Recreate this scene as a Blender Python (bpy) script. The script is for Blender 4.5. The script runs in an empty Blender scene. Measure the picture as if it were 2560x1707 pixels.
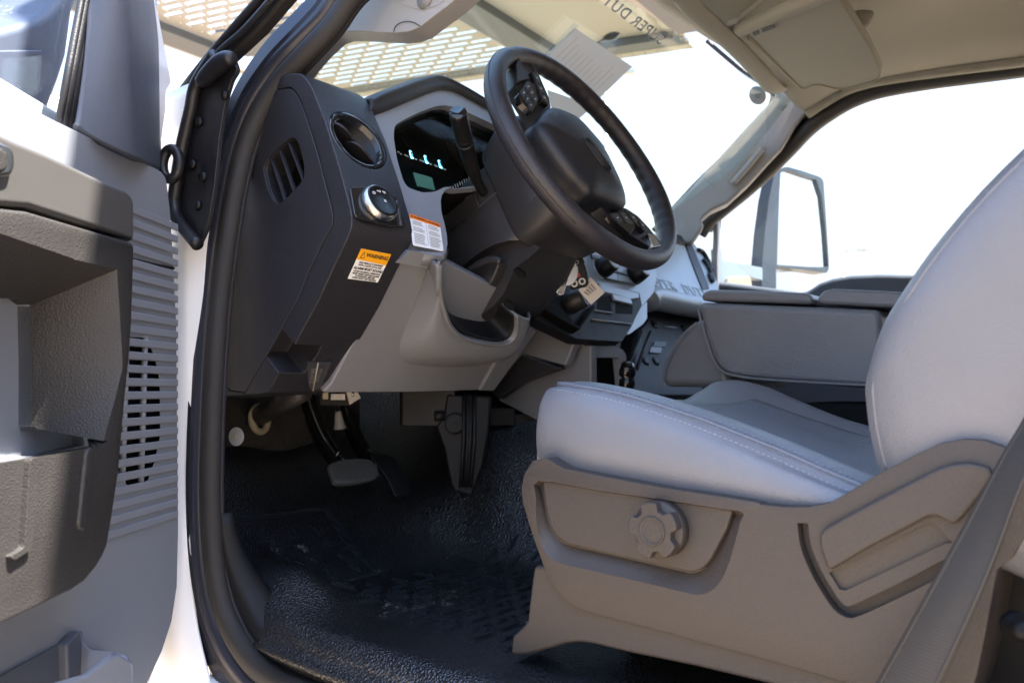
import bpy, bmesh, math, random
from mathutils import Vector, Matrix
random.seed(7)
S = bpy.context.scene
COL = S.collection
# ------------------------------------------------------------------ camera, sky, sun, exposure
A0, P0, FPX = math.radians(50), math.radians(3.5), 2000.0
CF = Vector((math.sin(A0)*math.cos(P0), math.cos(A0)*math.cos(P0), math.sin(P0)))
CR = Vector((math.cos(A0), -math.sin(A0), 0))
CU = CR.cross(CF)
cd = bpy.data.cameras.new('camera'); cam = bpy.data.objects.new('camera', cd); COL.objects.link(cam)
cam.matrix_world = Matrix(((CR.x, CU.x, -CF.x, 0), (CR.y, CU.y, -CF.y, 0), (CR.z, CU.z, -CF.z, 0), (0, 0, 0, 1)))
cd.sensor_width = 36; cd.lens = 36*FPX/2560; cd.clip_start = .02; cd.clip_end = 2000
cd.dof.use_dof = True; cd.dof.focus_distance = .98; cd.dof.aperture_fstop = 7.0
S.camera = cam
SKY, HAZE = .15, 1.12
SUN_AZ, SUN_EL = math.radians(165.1), math.radians(64)
w = bpy.data.worlds.new('World'); S.world = w; w.use_nodes = True
nt = w.node_tree; bg = nt.nodes['Background']
sky = nt.nodes.new('ShaderNodeTexSky'); sky.sky_type = 'NISHITA'; sky.sun_disc = False
sky.sun_elevation = SUN_EL; sky.sun_rotation = SUN_AZ; sky.air_density = 1.0; sky.dust_density = .6; sky.ozone_density = 1.0
# pale haze low on the horizon, mixed into the sky
tcw = nt.nodes.new('ShaderNodeTexCoord'); sx = nt.nodes.new('ShaderNodeSeparateXYZ'); nt.links.new(tcw.outputs['Generated'], sx.inputs[0])
hz = nt.nodes.new('ShaderNodeMapRange'); hz.interpolation_type = 'SMOOTHSTEP'; hz.inputs[1].default_value = .10; hz.inputs[2].default_value = .8; hz.inputs[3].default_value = 1; hz.inputs[4].default_value = 0
nt.links.new(sx.outputs['Z'], hz.inputs[0])
hm_ = nt.nodes.new('ShaderNodeMix'); hm_.data_type = 'RGBA'; hm_.inputs[7].default_value = (HAZE, HAZE*1.02, HAZE*1.06, 1)
nt.links.new(hz.outputs[0], hm_.inputs[0]); nt.links.new(sky.outputs[0], hm_.inputs[6]); nt.links.new(hm_.outputs[2], bg.inputs[0])
bg.inputs[1].default_value = SKY
sl = bpy.data.lights.new('sun', 'SUN'); sl.energy = 5.0; sl.angle = math.radians(.5); sl.color = (1, .94, .85)
so = bpy.data.objects.new('sun', sl); COL.objects.link(so)
sd = Vector((math.sin(SUN_AZ)*math.cos(SUN_EL), math.cos(SUN_AZ)*math.cos(SUN_EL), math.sin(SUN_EL)))
so.rotation_euler = sd.to_track_quat('Z', 'Y').to_euler(); so.location = (0, -4, 6)
S.view_settings.view_transform = 'Standard'; S.view_settings.look = 'None'
S.view_settings.gamma = 1; S.view_settings.use_curve_mapping = False
S.view_settings.exposure = 2.95
S.render.engine = 'CYCLES'
S.cycles.max_bounces = 10; S.cycles.diffuse_bounces = 6; S.cycles.transparent_max_bounces = 12
S.cycles.use_denoising = True
# ------------------------------------------------------------------ measuring helpers: a sight line meets a known surface of the cab
VW = dict(V=(0,0,2560/2352),A=(0,0,640/1761),B=(560,0,640/1761),C=(1150,0,640/1761),D=(1740,0,820/1837),E=(0,300,480/1254),F=(0,800,480/830),G=(560,180,560/1540),H=(560,700,560/1597),I=(950,180,400/1206),J=(1080,520,640/2091),K=(1200,80,520/1315),L=(1340,560,460/1717),M=(1600,560,600/1882),N=(560,960,840/2058),O=(1280,900,680/1321),Q=(1900,900,660/1282),S=(0,0,1))
def ray(v, x, y):
    o = VW[v]; px = o[0]+x*o[2]; py = o[1]+y*o[2]
    return CF + CR*((px-1280)/FPX) + CU*((853.5-py)/FPX)
def at(v, x, y, X=None, Y=None, Z=None, D=None, pl=None, off=0):
    d = ray(v, x, y)
    if D is not None: t = D
    elif X is not None: t = X/d.x
    elif Y is not None: t = Y/d.y
    elif Z is not None: t = Z/d.z
    else:
        p, n = pl; t = (p+n*off).dot(n)/d.dot(n)
    return d*t
def ats(v, pts, **k): return [at(v, a, b, **k) for a, b in pts]
def mix(*runs):                       # [('G', [(x,y)..]), ('H', [...])] on one surface
    def f(**k):
        r = []
        for v, pts in runs: r += ats(v, pts, **k)
        return r
    return f
def xplane(a, b):                     # surface running along X through a and b, facing the rear
    n = Vector((1,0,0)).cross(b-a).normalized()
    if n.y > 0: n = -n
    return (a, n)
def lerp(a, b, t): return a+(b-a)*t
def interp(xs, ys, x):
    if x <= xs[0]: return ys[0]
    for i in range(1, len(xs)):
        if x <= xs[i]:
            t = (x-xs[i-1])/(xs[i]-xs[i-1]); return ys[i-1]+(ys[i]-ys[i-1])*t
    return ys[-1]
def sst(a, b, x):
    t = max(0, min(1, (x-a)/(b-a))); return t*t*(3-2*t)
def spl(pts, n=6, closed=False):
    m = len(pts); r = []
    segs = m if closed else m-1
    for i in range(segs):
        if closed: p0,p1,p2,p3 = pts[(i-1)%m],pts[i],pts[(i+1)%m],pts[(i+2)%m]
        else: p0,p1,p2,p3 = pts[max(i-1,0)],pts[i],pts[i+1],pts[min(i+2,m-1)]
        for k in range(n):
            t = k/n
            r.append(.5*((2*p1)+(p2-p0)*t+(2*p0-5*p1+4*p2-p3)*t*t+(3*p1-p0-3*p2+p3)*t**3))
    if not closed: r.append(pts[-1].copy())
    return r
def rnd(pts, r, n=5):                 # round the corners of a closed outline
    out = []; m = len(pts)
    for i in range(m):
        rr = r[i] if isinstance(r, (list, tuple)) else r
        p, a, b = pts[i], pts[i-1], pts[(i+1)%m]
        if rr <= 0: out.append(p.copy()); continue
        la, lb = (a-p).length, (b-p).length
        q = min(rr, la*.48, lb*.48)
        s, e = p+(a-p).normalized()*q, p+(b-p).normalized()*q
        for k in range(n+1):
            t = k/n; out.append(s*(1-t)**2+p*2*t*(1-t)+e*t*t)
    return out
# ------------------------------------------------------------------ mesh helpers
WL = {}
def wloc(o): return WL.get(o.name, Vector((0,0,0)))
def thing(name, label, cat, loc, group=None, kind=None):
    o = bpy.data.objects.new(name, None); COL.objects.link(o); o.location = loc; o.empty_display_size = .05
    WL[o.name] = Vector(loc); o['label'] = label; o['category'] = cat
    if group: o['group'] = group
    if kind: o['kind'] = kind
    return o
def sub_thing(name, parent, loc, label=None):
    o = bpy.data.objects.new(name, None); COL.objects.link(o); o.parent = parent; o.location = Vector(loc)-wloc(parent); o.empty_display_size = .05
    WL[o.name] = Vector(loc)
    if label: o['label'] = label
    return o
def tag(o, label, cat, group=None):
    o['label'] = label; o['category'] = cat
    if group: o['group'] = group
    return o
def link(name, me, m, parent=None, smooth=True):
    c = Vector((0,0,0))
    if len(me.vertices):
        lo = [min(v.co[i] for v in me.vertices) for i in range(3)]; hi = [max(v.co[i] for v in me.vertices) for i in range(3)]
        c = Vector([(lo[i]+hi[i])/2 for i in range(3)])
        me.transform(Matrix.Translation(-c))
    o = bpy.data.objects.new(name, me); COL.objects.link(o)
    if m and not me.materials: me.materials.append(m)
    if parent: o.parent = parent
    o.location = c-(wloc(parent) if parent else Vector((0,0,0)))
    WL[o.name] = c
    if smooth:
        for p in me.polygons: p.use_smooth = True
    return o
def raw(verts, faces):
    me = bpy.data.meshes.new('m'); me.from_pydata([tuple(v) for v in verts], [], faces); me.update()
    bm = bmesh.new(); bm.from_mesh(me); bmesh.ops.recalc_face_normals(bm, faces=bm.faces); bm.to_mesh(me); bm.free()
    return me
def join(meshes):
    bm = bmesh.new()
    for me in meshes: bm.from_mesh(me)
    me = bpy.data.meshes.new('m'); bm.to_mesh(me); bm.free(); return me
def bev(o, wd, seg=3, ang=35):
    b = o.modifiers.new('bevel', 'BEVEL'); b.width = wd; b.segments = seg; b.limit_method = 'ANGLE'; b.angle_limit = math.radians(ang)
    b.harden_normals = True; b.miter_outer = 'MITER_ARC'
    return o
def solid(o, t, off=-1):
    s = o.modifiers.new('solid', 'SOLIDIFY'); s.thickness = t; s.offset = off; return o
def subs(o, n=2):
    s = o.modifiers.new('sub', 'SUBSURF'); s.levels = n; s.render_levels = n; return o
def taper_me(a, b):                   # closed body between two outlines with equal counts
    n = len(a); v = list(a)+list(b)
    f = [list(range(n))[::-1], list(range(n, 2*n))]
    for i in range(n): f.append([i, (i+1)%n, n+(i+1)%n, n+i])
    return raw(v, f)
def prism_me(pts, dep): return taper_me(pts, [p+dep for p in pts])
def boolcut(me, cutters):
    t = bpy.data.objects.new('t', me); COL.objects.link(t); cs = []
    for c in cutters:
        o = bpy.data.objects.new('c', c); COL.objects.link(o); cs.append(o)
        m = t.modifiers.new('b', 'BOOLEAN'); m.operation = 'DIFFERENCE'; m.solver = 'EXACT'; m.object = o
    dg = bpy.context.evaluated_depsgraph_get(); dg.update()
    r = bpy.data.meshes.new_from_object(t.evaluated_get(dg))
    for o in cs+[t]: bpy.data.objects.remove(o, do_unlink=True)
    r.materials.clear(); return r
def prism(name, pts, dep, m, parent=None, bevel=0, seg=3, cuts=None, pre=False):
    me = prism_me(pts, dep)
    if pre:
        t = bpy.data.objects.new('t', me); COL.objects.link(t); bev(t, bevel, seg)
        dg = bpy.context.evaluated_depsgraph_get(); dg.update()
        me = bpy.data.meshes.new_from_object(t.evaluated_get(dg)); bpy.data.objects.remove(t, do_unlink=True)
    if cuts: me = boolcut(me, cuts)
    o = link(name, me, m, parent)
    if pre:
        b = o.modifiers.new('e', 'EDGE_SPLIT'); b.split_angle = math.radians(32); bpy.data.objects[o.name].modifiers
    elif bevel: bev(o, bevel, seg)
    else:
        for p in me.polygons: p.use_smooth = False
    return o
def frames(path, closed=False, up=None):
    n = len(path); T = []
    for i in range(n):
        a = path[i-1] if (i or closed) else path[0]; b = path[(i+1)%n] if (i < n-1 or closed) else path[-1]
        T.append((b-a).normalized())
    u = (up or Vector((0,0,1))); u = (u-T[0]*u.dot(T[0]))
    if u.length < 1e-4: u = Vector((1,0,0))-T[0]*T[0].x
    u.normalize(); Us = [u]
    for i in range(1, n):
        u = up if up else Us[-1]
        u = (u-T[i]*u.dot(T[i])); u.normalize(); Us.append(u)
    return T, Us
def sweep_me(path, prof, closed=False, up=None, scale=None, cap=True):
    T, Us = frames(path, closed, up); k = len(prof); v = []; f = []
    for i, p in enumerate(path):
        w_ = T[i].cross(Us[i]); s = scale[i] if scale else 1
        for a, b in prof: v.append(p+Us[i]*(a*s)+w_*(b*s))
    n = len(path)
    for i in range(n if closed else n-1):
        j = (i+1)%n
        for q in range(k): f.append([i*k+q, i*k+(q+1)%k, j*k+(q+1)%k, j*k+q])
    if cap and not closed: f.append(list(range(k))[::-1]); f.append(list(range((n-1)*k, n*k)))
    return raw(v, f)
def circ(r, n=12, ry=None): return [(r*math.cos(2*math.pi*i/n), (ry or r)*math.sin(2*math.pi*i/n)) for i in range(n)]
def tube(name, path, r, m, parent=None, n=12, closed=False, scale=None, ry=None, up=None):
    return link(name, sweep_me(path, circ(r, n, ry), closed, up, scale), m, parent)
def patch_me(rows, nu=6, nv=6):
    rr = [spl(r, nu) for r in rows]
    cols = [spl([r[i] for r in rr], nv) for i in range(len(rr[0]))]
    a, b = len(cols), len(cols[0])
    v = [p for c in cols for p in c]
    return raw(v, [[i*b+j, (i+1)*b+j, (i+1)*b+j+1, i*b+j+1] for i in range(a-1) for j in range(b-1)])
def patch(name, rows, m, parent=None, nu=6, nv=6, thick=.004, off=-1):
    o = link(name, patch_me(rows, nu, nv), m, parent)
    if thick: solid(o, thick, off)
    return o
def orient(me, d):                    # make an open sheet face direction d
    bm = bmesh.new(); bm.from_mesh(me)
    s = sum((f.normal.dot(d)*f.calc_area() for f in bm.faces))
    if s < 0: bmesh.ops.reverse_faces(bm, faces=bm.faces)
    bm.to_mesh(me); bm.free(); return me
def loft_me(secs, cap=True):
    k = len(secs[0]); v = [p for s in secs for p in s]; f = []
    for i in range(len(secs)-1):
        for q in range(k): f.append([i*k+q, i*k+(q+1)%k, (i+1)*k+(q+1)%k, (i+1)*k+q])
    if cap: f.append(list(range(k))[::-1]); f.append([(len(secs)-1)*k+q for q in range(k)])
    return raw(v, f)
def frame_of(o, n, hint):             # local axes of a flat place: x along hint, y upwards, z outwards
    x = (hint-n*hint.dot(n)).normalized(); y = n.cross(x); return (o, x, y, n)
def lp(fr, a, b, c=0): return fr[0]+fr[1]*a+fr[2]*b+fr[3]*c
def box_me(fr, a, b, c, cx=0, cy=0, cz=0):
    pts = [lp(fr, cx+sx*a/2, cy+sy*b/2, cz-c/2) for sx, sy in ((-1,-1),(1,-1),(1,1),(-1,1))]
    return prism_me(pts, fr[3]*c)
def box(name, fr, a, b, c, m, parent=None, bevel=.002, **k):
    o = link(name, box_me(fr, a, b, c, **k), m, parent)
    if bevel: bev(o, bevel)
    return o
def lathe_me(fr, prof, n=40):         # prof: (radius, height along z)
    v = []; f = []; k = len(prof)
    for i in range(n):
        t = 2*math.pi*i/n
        for r, h in prof: v.append(lp(fr, r*math.cos(t), r*math.sin(t), h))
    for i in range(n):
        for j in range(k-1): f.append([i*k+j, ((i+1)%n)*k+j, ((i+1)%n)*k+j+1, i*k+j+1])
    f.append([i*k for i in range(n)][::-1]); f.append([i*k+k-1 for i in range(n)])
    return raw(v, f)
def lathe(name, fr, prof, m, parent=None, n=40): return link(name, lathe_me(fr, prof, n), m, parent)
def ellip(fr, a, b, n=32, c=0, p=2.0):
    r = []
    for i in range(n):
        t = 2*math.pi*i/n; ct, st = math.cos(t), math.sin(t)
        r.append(lp(fr, a*math.copysign(abs(ct)**(2/p), ct), b*math.copysign(abs(st)**(2/p), st), c))
    return r
def text_me(s, org, xd, yd, size, extrude=.0003, align='CENTER', bold=0, sp=1.0, lsp=1.0):
    cu = bpy.data.curves.new('t', 'FONT'); cu.body = s; cu.size = 1; cu.align_x = align; cu.align_y = 'CENTER'
    cu.extrude = extrude/size; cu.offset = bold; cu.resolution_u = 3; cu.space_character = sp; cu.space_line = lsp
    o = bpy.data.objects.new('t', cu); COL.objects.link(o)
    dg = bpy.context.evaluated_depsgraph_get(); dg.update()
    me = bpy.data.meshes.new_from_object(o.evaluated_get(dg)); bpy.data.objects.remove(o, do_unlink=True)
    z = xd.cross(yd).normalized()*size
    M = Matrix(((xd.x*size, yd.x*size, z.x, org.x), (xd.y*size, yd.y*size, z.y, org.y), (xd.z*size, yd.z*size, z.z, org.z), (0,0,0,1)))
    me.transform(M); me.materials.clear(); return me
def text(name, s, org, xd, yd, size, m, parent=None, **k): return link(name, text_me(s, org, xd, yd, size, **k), m, parent, smooth=False)
# ------------------------------------------------------------------ materials
def mat(name, col, rough=.5, metal=0, bump=None, var=.06, vscale=30, spec=.5, coat=0, rvar=.08, dust=0, dustcol=(.55,.5,.45), dscale=120, emit=None, soft=None):
    m = bpy.data.materials.new(name); m.use_nodes = True; t = m.node_tree; b = t.nodes['Principled BSDF']
    b.inputs['Roughness'].default_value = rough; b.inputs['Metallic'].default_value = metal
    b.inputs['Specular IOR Level'].default_value = spec; b.inputs['Coat Weight'].default_value = coat
    tc = t.nodes.new('ShaderNodeNewGeometry'); pos = tc.outputs['Position']
    nz = t.nodes.new('ShaderNodeTexNoise'); nz.inputs['Scale'].default_value = vscale; nz.inputs['Detail'].default_value = 5
    t.links.new(pos, nz.inputs['Vector'])
    mx = t.nodes.new('ShaderNodeMix'); mx.data_type = 'RGBA'
    mx.inputs[6].default_value = (*[c*(1-var) for c in col], 1); mx.inputs[7].default_value = (*[min(1, c*(1+var)) for c in col], 1)
    t.links.new(nz.outputs['Fac'], mx.inputs[0]); out = mx.outputs[2]
    mr = t.nodes.new('ShaderNodeMapRange'); mr.inputs[3].default_value = max(0.02, rough-rvar); mr.inputs[4].default_value = min(1, rough+rvar)
    t.links.new(nz.outputs['Fac'], mr.inputs[0]); t.links.new(mr.outputs[0], b.inputs['Roughness'])
    if dust:
        n2 = t.nodes.new('ShaderNodeTexNoise'); n2.inputs['Scale'].default_value = dscale; n2.inputs['Detail'].default_value = 3
        n3 = t.nodes.new('ShaderNodeTexNoise'); n3.inputs['Scale'].default_value = dscale/18
        t.links.new(pos, n2.inputs['Vector']); t.links.new(pos, n3.inputs['Vector'])
        ml = t.nodes.new('ShaderNodeMath'); ml.operation = 'MULTIPLY'; t.links.new(n2.outputs['Fac'], ml.inputs[0]); t.links.new(n3.outputs['Fac'], ml.inputs[1])
        r2 = t.nodes.new('ShaderNodeMapRange'); r2.inputs[1].default_value = .36; r2.inputs[2].default_value = .46; r2.inputs[4].default_value = dust
        t.links.new(ml.outputs[0], r2.inputs[0])
        m2 = t.nodes.new('ShaderNodeMix'); m2.data_type = 'RGBA'; t.links.new(r2.outputs[0], m2.inputs[0]); t.links.new(out, m2.inputs[6]); m2.inputs[7].default_value = (*dustcol, 1)
        out = m2.outputs[2]
    t.links.new(out, b.inputs['Base Color'])
    if bump:
        kind, sc, st = bump[:3]; dist = bump[3] if len(bump) > 3 else .001
        bp = t.nodes.new('ShaderNodeBump'); bp.inputs['Strength'].default_value = st; bp.inputs['Distance'].default_value = dist
        if kind == 'vor':
            tx = t.nodes.new('ShaderNodeTexVoronoi'); tx.inputs['Scale'].default_value = sc; h = tx.outputs['Distance']
        elif kind == 'noise':
            tx = t.nodes.new('ShaderNodeTexNoise'); tx.inputs['Scale'].default_value = sc; tx.inputs['Detail'].default_value = 3; h = tx.outputs['Fac']
        else:
            tx = t.nodes.new('ShaderNodeTexWave'); tx.inputs['Scale'].default_value = sc; tx.bands_direction = kind[1]; h = tx.outputs['Fac']
        t.links.new(pos, tx.inputs['Vector']); t.links.new(h, bp.inputs['Height']); t.links.new(bp.outputs[0], b.inputs['Normal'])
        if soft:
            tx2 = t.nodes.new('ShaderNodeTexNoise'); tx2.inputs['Scale'].default_value = soft[0]; tx2.inputs['Detail'].default_value = 4; t.links.new(pos, tx2.inputs['Vector'])
            b2 = t.nodes.new('ShaderNodeBump'); b2.inputs['Strength'].default_value = soft[1]; b2.inputs['Distance'].default_value = soft[2]
            t.links.new(tx2.outputs['Fac'], b2.inputs['Height']); t.links.new(b2.outputs[0], bp.inputs['Normal'])
    if emit:
        b.inputs['Emission Color'].default_value = (*emit[:3], 1); b.inputs['Emission Strength'].default_value = emit[3]
    return m
def glass(name, tint, refl=.06, graze=.7):
    m = bpy.data.materials.new(name); m.use_nodes = True; t = m.node_tree; t.nodes.remove(t.nodes['Principled BSDF'])
    tr = t.nodes.new('ShaderNodeBsdfTransparent'); tr.inputs[0].default_value = (*tint, 1)
    gl = t.nodes.new('ShaderNodeBsdfGlossy'); gl.inputs['Roughness'].default_value = .02
    lw = t.nodes.new('ShaderNodeLayerWeight'); lw.inputs[0].default_value = .25
    mr = t.nodes.new('ShaderNodeMapRange'); mr.inputs[3].default_value = refl; mr.inputs[4].default_value = graze
    pw = t.nodes.new('ShaderNodeMath'); pw.operation = 'POWER'; pw.inputs[1].default_value = 2.5
    t.links.new(lw.outputs['Facing'], pw.inputs[0]); t.links.new(pw.outputs[0], mr.inputs[0])
    mx = t.nodes.new('ShaderNodeMixShader'); t.links.new(mr.outputs[0], mx.inputs[0]); t.links.new(tr.outputs[0], mx.inputs[1]); t.links.new(gl.outputs[0], mx.inputs[2])
    out = mx.outputs[0]
    t.links.new(out, t.nodes['Material Output'].inputs[0]); return m
M = {}
M['grey'] = mat('grey grained plastic', (.205,.218,.25), .5, bump=('noise', 900, .25), var=.03)
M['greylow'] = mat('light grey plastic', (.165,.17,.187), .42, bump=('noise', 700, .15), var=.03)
M['char'] = mat('charcoal grained plastic', (.0155,.015,.0195), .5, bump=('vor', 900, .55), var=.08)
M['charweave'] = mat('charcoal patterned plastic', (.0145,.0138,.0175), .48, bump=('vor', 650, .6), var=.05)
M['brown'] = mat('dark grey column plastic', (.0255,.0245,.0275), .42, bump=('noise', 900, .25), var=.05)
M['trim'] = mat('seat base plastic', (.047,.0385,.033), .55, bump=('vor', 700, .35), var=.32, vscale=560, soft=(9, .10, .004))
M['arm'] = mat('armrest plastic', (.030,.0275,.0265), .48, bump=('vor', 520, .4), var=.06)
M['armcap'] = mat('smooth armrest plastic', (.06,.057,.055), .42, bump=('noise', 1200, .2), var=.03)
M['black'] = mat('black plastic', (.007,.007,.008), .42, spec=.3)
M['void'] = mat('deep black lining and shade', (.003,.003,.003), .7, spec=.1)
M['under'] = mat('black underdash plastic', (.007,.007,.008), .55, spec=.25)
M['gloss'] = mat('gloss black plastic', (.010,.010,.011), .12, spec=.6)
M['dark'] = mat('unlit dark lining', (.008,.008,.009), .85, bump=('noise', 300, .4), spec=.2)  # one even near-black base colour
M['rubber'] = mat('black rubber', (.012,.012,.015), .42, bump=('noise', 500, .35), dust=.10, dscale=260)
M['seal'] = mat('door seal rubber', (.015,.0135,.013), .5, bump=('noise', 1500, .7), var=.1)
M['flange'] = mat('dark blue black flange', (.020,.022,.034), .35)
M['white'] = mat('white vehicle paint', (.80,.80,.80), .22, coat=.4, var=.02, rvar=.04)
M['leather'] = mat('grey leather', (.165,.17,.188), .34, bump=('vor', 600, .32), var=.05, rvar=.08, soft=(16, .22, .006))
M['insert'] = mat('perforated grey leather', (.125,.132,.155), .48, bump=('vor', 420, .8), var=.05)
M['stitch'] = mat('grey thread', (.28,.29,.33), .6)
M['head'] = mat('tan headliner cloth', (.265,.247,.208), .9, bump=('noise', 900, .5), var=.05, vscale=90)
M['sv'] = mat('tan visor edge shade', (.22,.19,.145), .8)
M['pillar'] = mat('pale grey pillar trim', (.27,.27,.27), .5, bump=('noise', 900, .2), var=.03)
M['floor'] = mat('black grained vinyl floor', (.006,.0068,.0095), .32, spec=1.0, bump=('vor', 330, 1.0, .0017), dust=.07, dscale=160, rvar=.1)
M['mat'] = mat('black rubber mat', (.017,.019,.024), .36, bump=('vor', 380, .5), dust=.35, dscale=190)
M['fabric'] = mat('black insulation cloth', (.022,.020,.018), .9, bump=('noise', 60, .8, .01))
M['belt'] = mat('seat belt webbing', (.042,.038,.034), .6, bump=('wZ', 125, .3, .0006), var=.2, vscale=700)
M['greylit'] = mat('dash plastic with windshield light in colour', (.33,.36,.39), .36, .25, bump=('noise', 1200, .1), var=.02)  # lightened and blued: windshield light put into the dash colour
M['chrome'] = mat('satin chrome', (.5,.48,.45), .25, 1)
M['metal'] = mat('grey metal', (.35,.34,.33), .35, 1)
M['pad'] = mat('worn pedal rubber', (.075,.08,.085), .5, bump=('wX', 90, .0), var=.15)
M['wheel'] = mat('dark wheel leather', (.023,.021,.026), .36, bump=('vor', 650, .45), var=.05)
M['hub'] = mat('dark airbag cover', (.012,.0125,.0165), .4, bump=('noise', 1200, .3))
M['paper'] = mat('paper sheet', (.62,.58,.54), .8, var=.04)
def thin(name, col, tr):
    m = mat(name, col, .8, var=.04); t = m.node_tree; b = t.nodes['Principled BSDF']
    x = t.nodes.new('ShaderNodeBsdfTranslucent'); x.inputs[0].default_value = (*col, 1)
    y = t.nodes.new('ShaderNodeMixShader'); y.inputs[0].default_value = tr
    t.links.new(b.outputs[0], y.inputs[1]); t.links.new(x.outputs[0], y.inputs[2]); t.links.new(y.outputs[0], t.nodes['Material Output'].inputs[0]); return m
M['sheet'] = thin('thin backlit paper', (.72,.67,.62), .55)
M['sticker'] = mat('white sticker', (.82,.82,.82), .35, var=.01)
M['yellow'] = mat('amber label ink', (.85,.38,.015), .35, var=.02)
M['orange'] = mat('orange label ink', (.85,.20,.02), .35, var=.02)
M['ink'] = mat('black ink', (.02,.02,.02), .5)
M['fade'] = mat('faded green print', (.20,.26,.24), .5)
M['greyink'] = mat('grey ink', (.35,.35,.36), .5)
M['whiteink'] = mat('pale legend ink', (.7,.7,.7), .5)
M['blueglow'] = mat('lit gauge needle', (.02,.1,.12), .4, emit=(.12,.65,.9,1.6))
M['lcd'] = mat('pale green display', (.05,.13,.11), .2, emit=(.05,.16,.13,.06))
M['cream'] = mat('cream grommet', (.30,.26,.18), .6)
M['tan'] = mat('tan primed steel', (.22,.20,.165), .6, var=.06, vscale=12)
M['steel'] = mat('dark painted steel', (.06,.067,.072), .6)
M['red'] = mat('red button', (.55,.02,.02), .4)
M['ground'] = mat('pale concrete ground', (.26,.20,.14), .9, var=.12, vscale=3, bump=('noise', 40, .3, .01))
M['glass'] = glass('tinted window glass', (.93,.985,.95))
M['sideglass'] = glass('clear side glass', (.93,.96,.97), .04)
M['clus'] = glass('cluster lens', (.92,.93,.93), .004, .12)
M['mirror'] = mat('mirror glass', (.9,.92,.93), .02, 1, var=0, rvar=0)
M['mirrorbody'] = mat('pale blue grey mirror plastic', (.07,.08,.115), .5, bump=('noise', 700, .3), dust=.35, dscale=150, dustcol=(.4,.42,.48))
M['dimink'] = mat('dim embossed legend', (.10,.09,.08), .5)
M['marm'] = mat('pale blue mirror arm', (.16,.20,.25), .4, var=.03)
M['mframe'] = mat('dark blue mirror frame', (.022,.032,.048), .45, var=.03)
M['sail'] = mat('blue grey door trim', (.075,.085,.11), .5, bump=('noise', 900, .25))
# ------------------------------------------------------------------ ground, far poles
GZ = -1.25
g = link('ground', raw([(-600,-600,GZ),(600,-600,GZ),(600,600,GZ),(-600,600,GZ)], [[0,1,2,3]]), M['ground'], smooth=False); g['kind'] = 'structure'
def pole(px, pyt, D, arm, lab):
    b = ray('S', px, 853); b = Vector((b.x, b.y, 0)).normalized()*D
    top = at('S', px, pyt, D=1); top = top*(D/math.hypot(top.x, top.y))
    t = thing('light_pole', lab, 'light pole', (b.x, b.y, GZ), 'light poles across the lot')
    tube('pole', [Vector((b.x,b.y,GZ)), Vector((b.x,b.y,top.z))], .09, M['metal'], t, 10)
    r = CR*arm
    tube('arm', [Vector((b.x,b.y,top.z-.1)), Vector((b.x,b.y,top.z))+r*.7, Vector((b.x,b.y,top.z))+r], .06, M['metal'], t, 8)
    box('lamp_head', (Vector((b.x,b.y,top.z))+r, CR, CU.cross(CR), Vector((0,0,1))), .7, .35, .16, M['metal'], t)
pole(1519, 180, 34, .9, 'thin grey light pole seen through the windshield beside the steering wheel')
pole(2112, 626, 62, 1.3, 'small distant light pole seen through the passenger window')
# ------------------------------------------------------------------ perforated steel canopy ahead of the windshield
HZ = 1.25
rt = thing('perforated_ramp', 'tan perforated steel ramp raised above the hood, outside the windshield', 'ramp', at('B', 900, 420, Z=HZ))
g0 = at('B', 1065, 292, Z=HZ); GA = at('B', 915, 318, Z=HZ)-g0; GB = at('B', 1121, 319, Z=HZ)-g0
def gp_(u, v, z=0): return g0+GA*u+GB*v+Vector((0,0,z))
gan = GA.normalized(); gbn = Vector((0,0,1)).cross(gan)
if gbn.dot(GB) < 0: gbn = -gbn
hl, hw = GA.length*.43, abs(GB.dot(gbn))*.27
def perf(j0, j1, u0, u1):
    v = []; f = []
    for j in range(j0, j1):
        fr_ = (j*.5) % 1
        i = math.ceil(u0-.5-fr_)
        while True:
            uc = i+fr_; i += 1
            if uc > u1+.4: break
            lo_, hi_ = max(uc-.5, u0), min(uc+.5, u1)
            if hi_-lo_ < .02: continue
            n = len(v); c = gp_(uc, j); K = 16
            if hi_-lo_ < .96:            # part cell at the end of a row stays solid
                v += [gp_(lo_, j-.5), gp_(hi_, j-.5), gp_(hi_, j+.5), gp_(lo_, j+.5)]; f.append([n, n+1, n+2, n+3]); continue
            for k in range(K):
                t = 2*math.pi*(k+.5)/K; cx, cy = math.cos(t), math.sin(t); q = max(abs(cx), abs(cy))
                v.append(gp_(uc+cx/q*.5, j+cy/q*.5))
            for k in range(K):
                t = 2*math.pi*(k+.5)/K; sx = math.copysign(hl-hw, math.cos(t))
                v.append(c+gan*(sx+math.cos(t)*hw)+gbn*(math.sin(t)*hw))
            for k in range(K): f.append([n+k, n+(k+1)%K, n+K+(k+1)%K, n+K+k])
    return raw(v, f)
def slab(name, u0, u1, v0, v1, z0, z1, m, bevel=.003):
    return prism(name, [gp_(u0,v0,z0), gp_(u1,v0,z0), gp_(u1,v1,z0), gp_(u0,v1,z0)], Vector((0,0,z1-z0)), m, rt, bevel)
o = link('perforated_sheet', perf(0, 9, -4.4, 5.3), M['tan'], rt, False); solid(o, .003, 0)
o = link('perforated_sheet', perf(-18, -5, -4.4, 5.4), M['tan'], rt, False); solid(o, .003, 0)
slab('cross_rail', -4.4, 5.4, -2.0, -.52, -.004, .02, M['tan'])
slab('cross_beam', -4.4, 5.4, -5.45, -2.05, -.012, .05, M['steel'])
slab('side_beam', 5.42, 6.6, -18, -4.4, -.03, .03, M['steel'])
slab('side_angle', 6.62, 7.0, -18, 9.6, -.02, .0, M['tan'])
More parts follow.
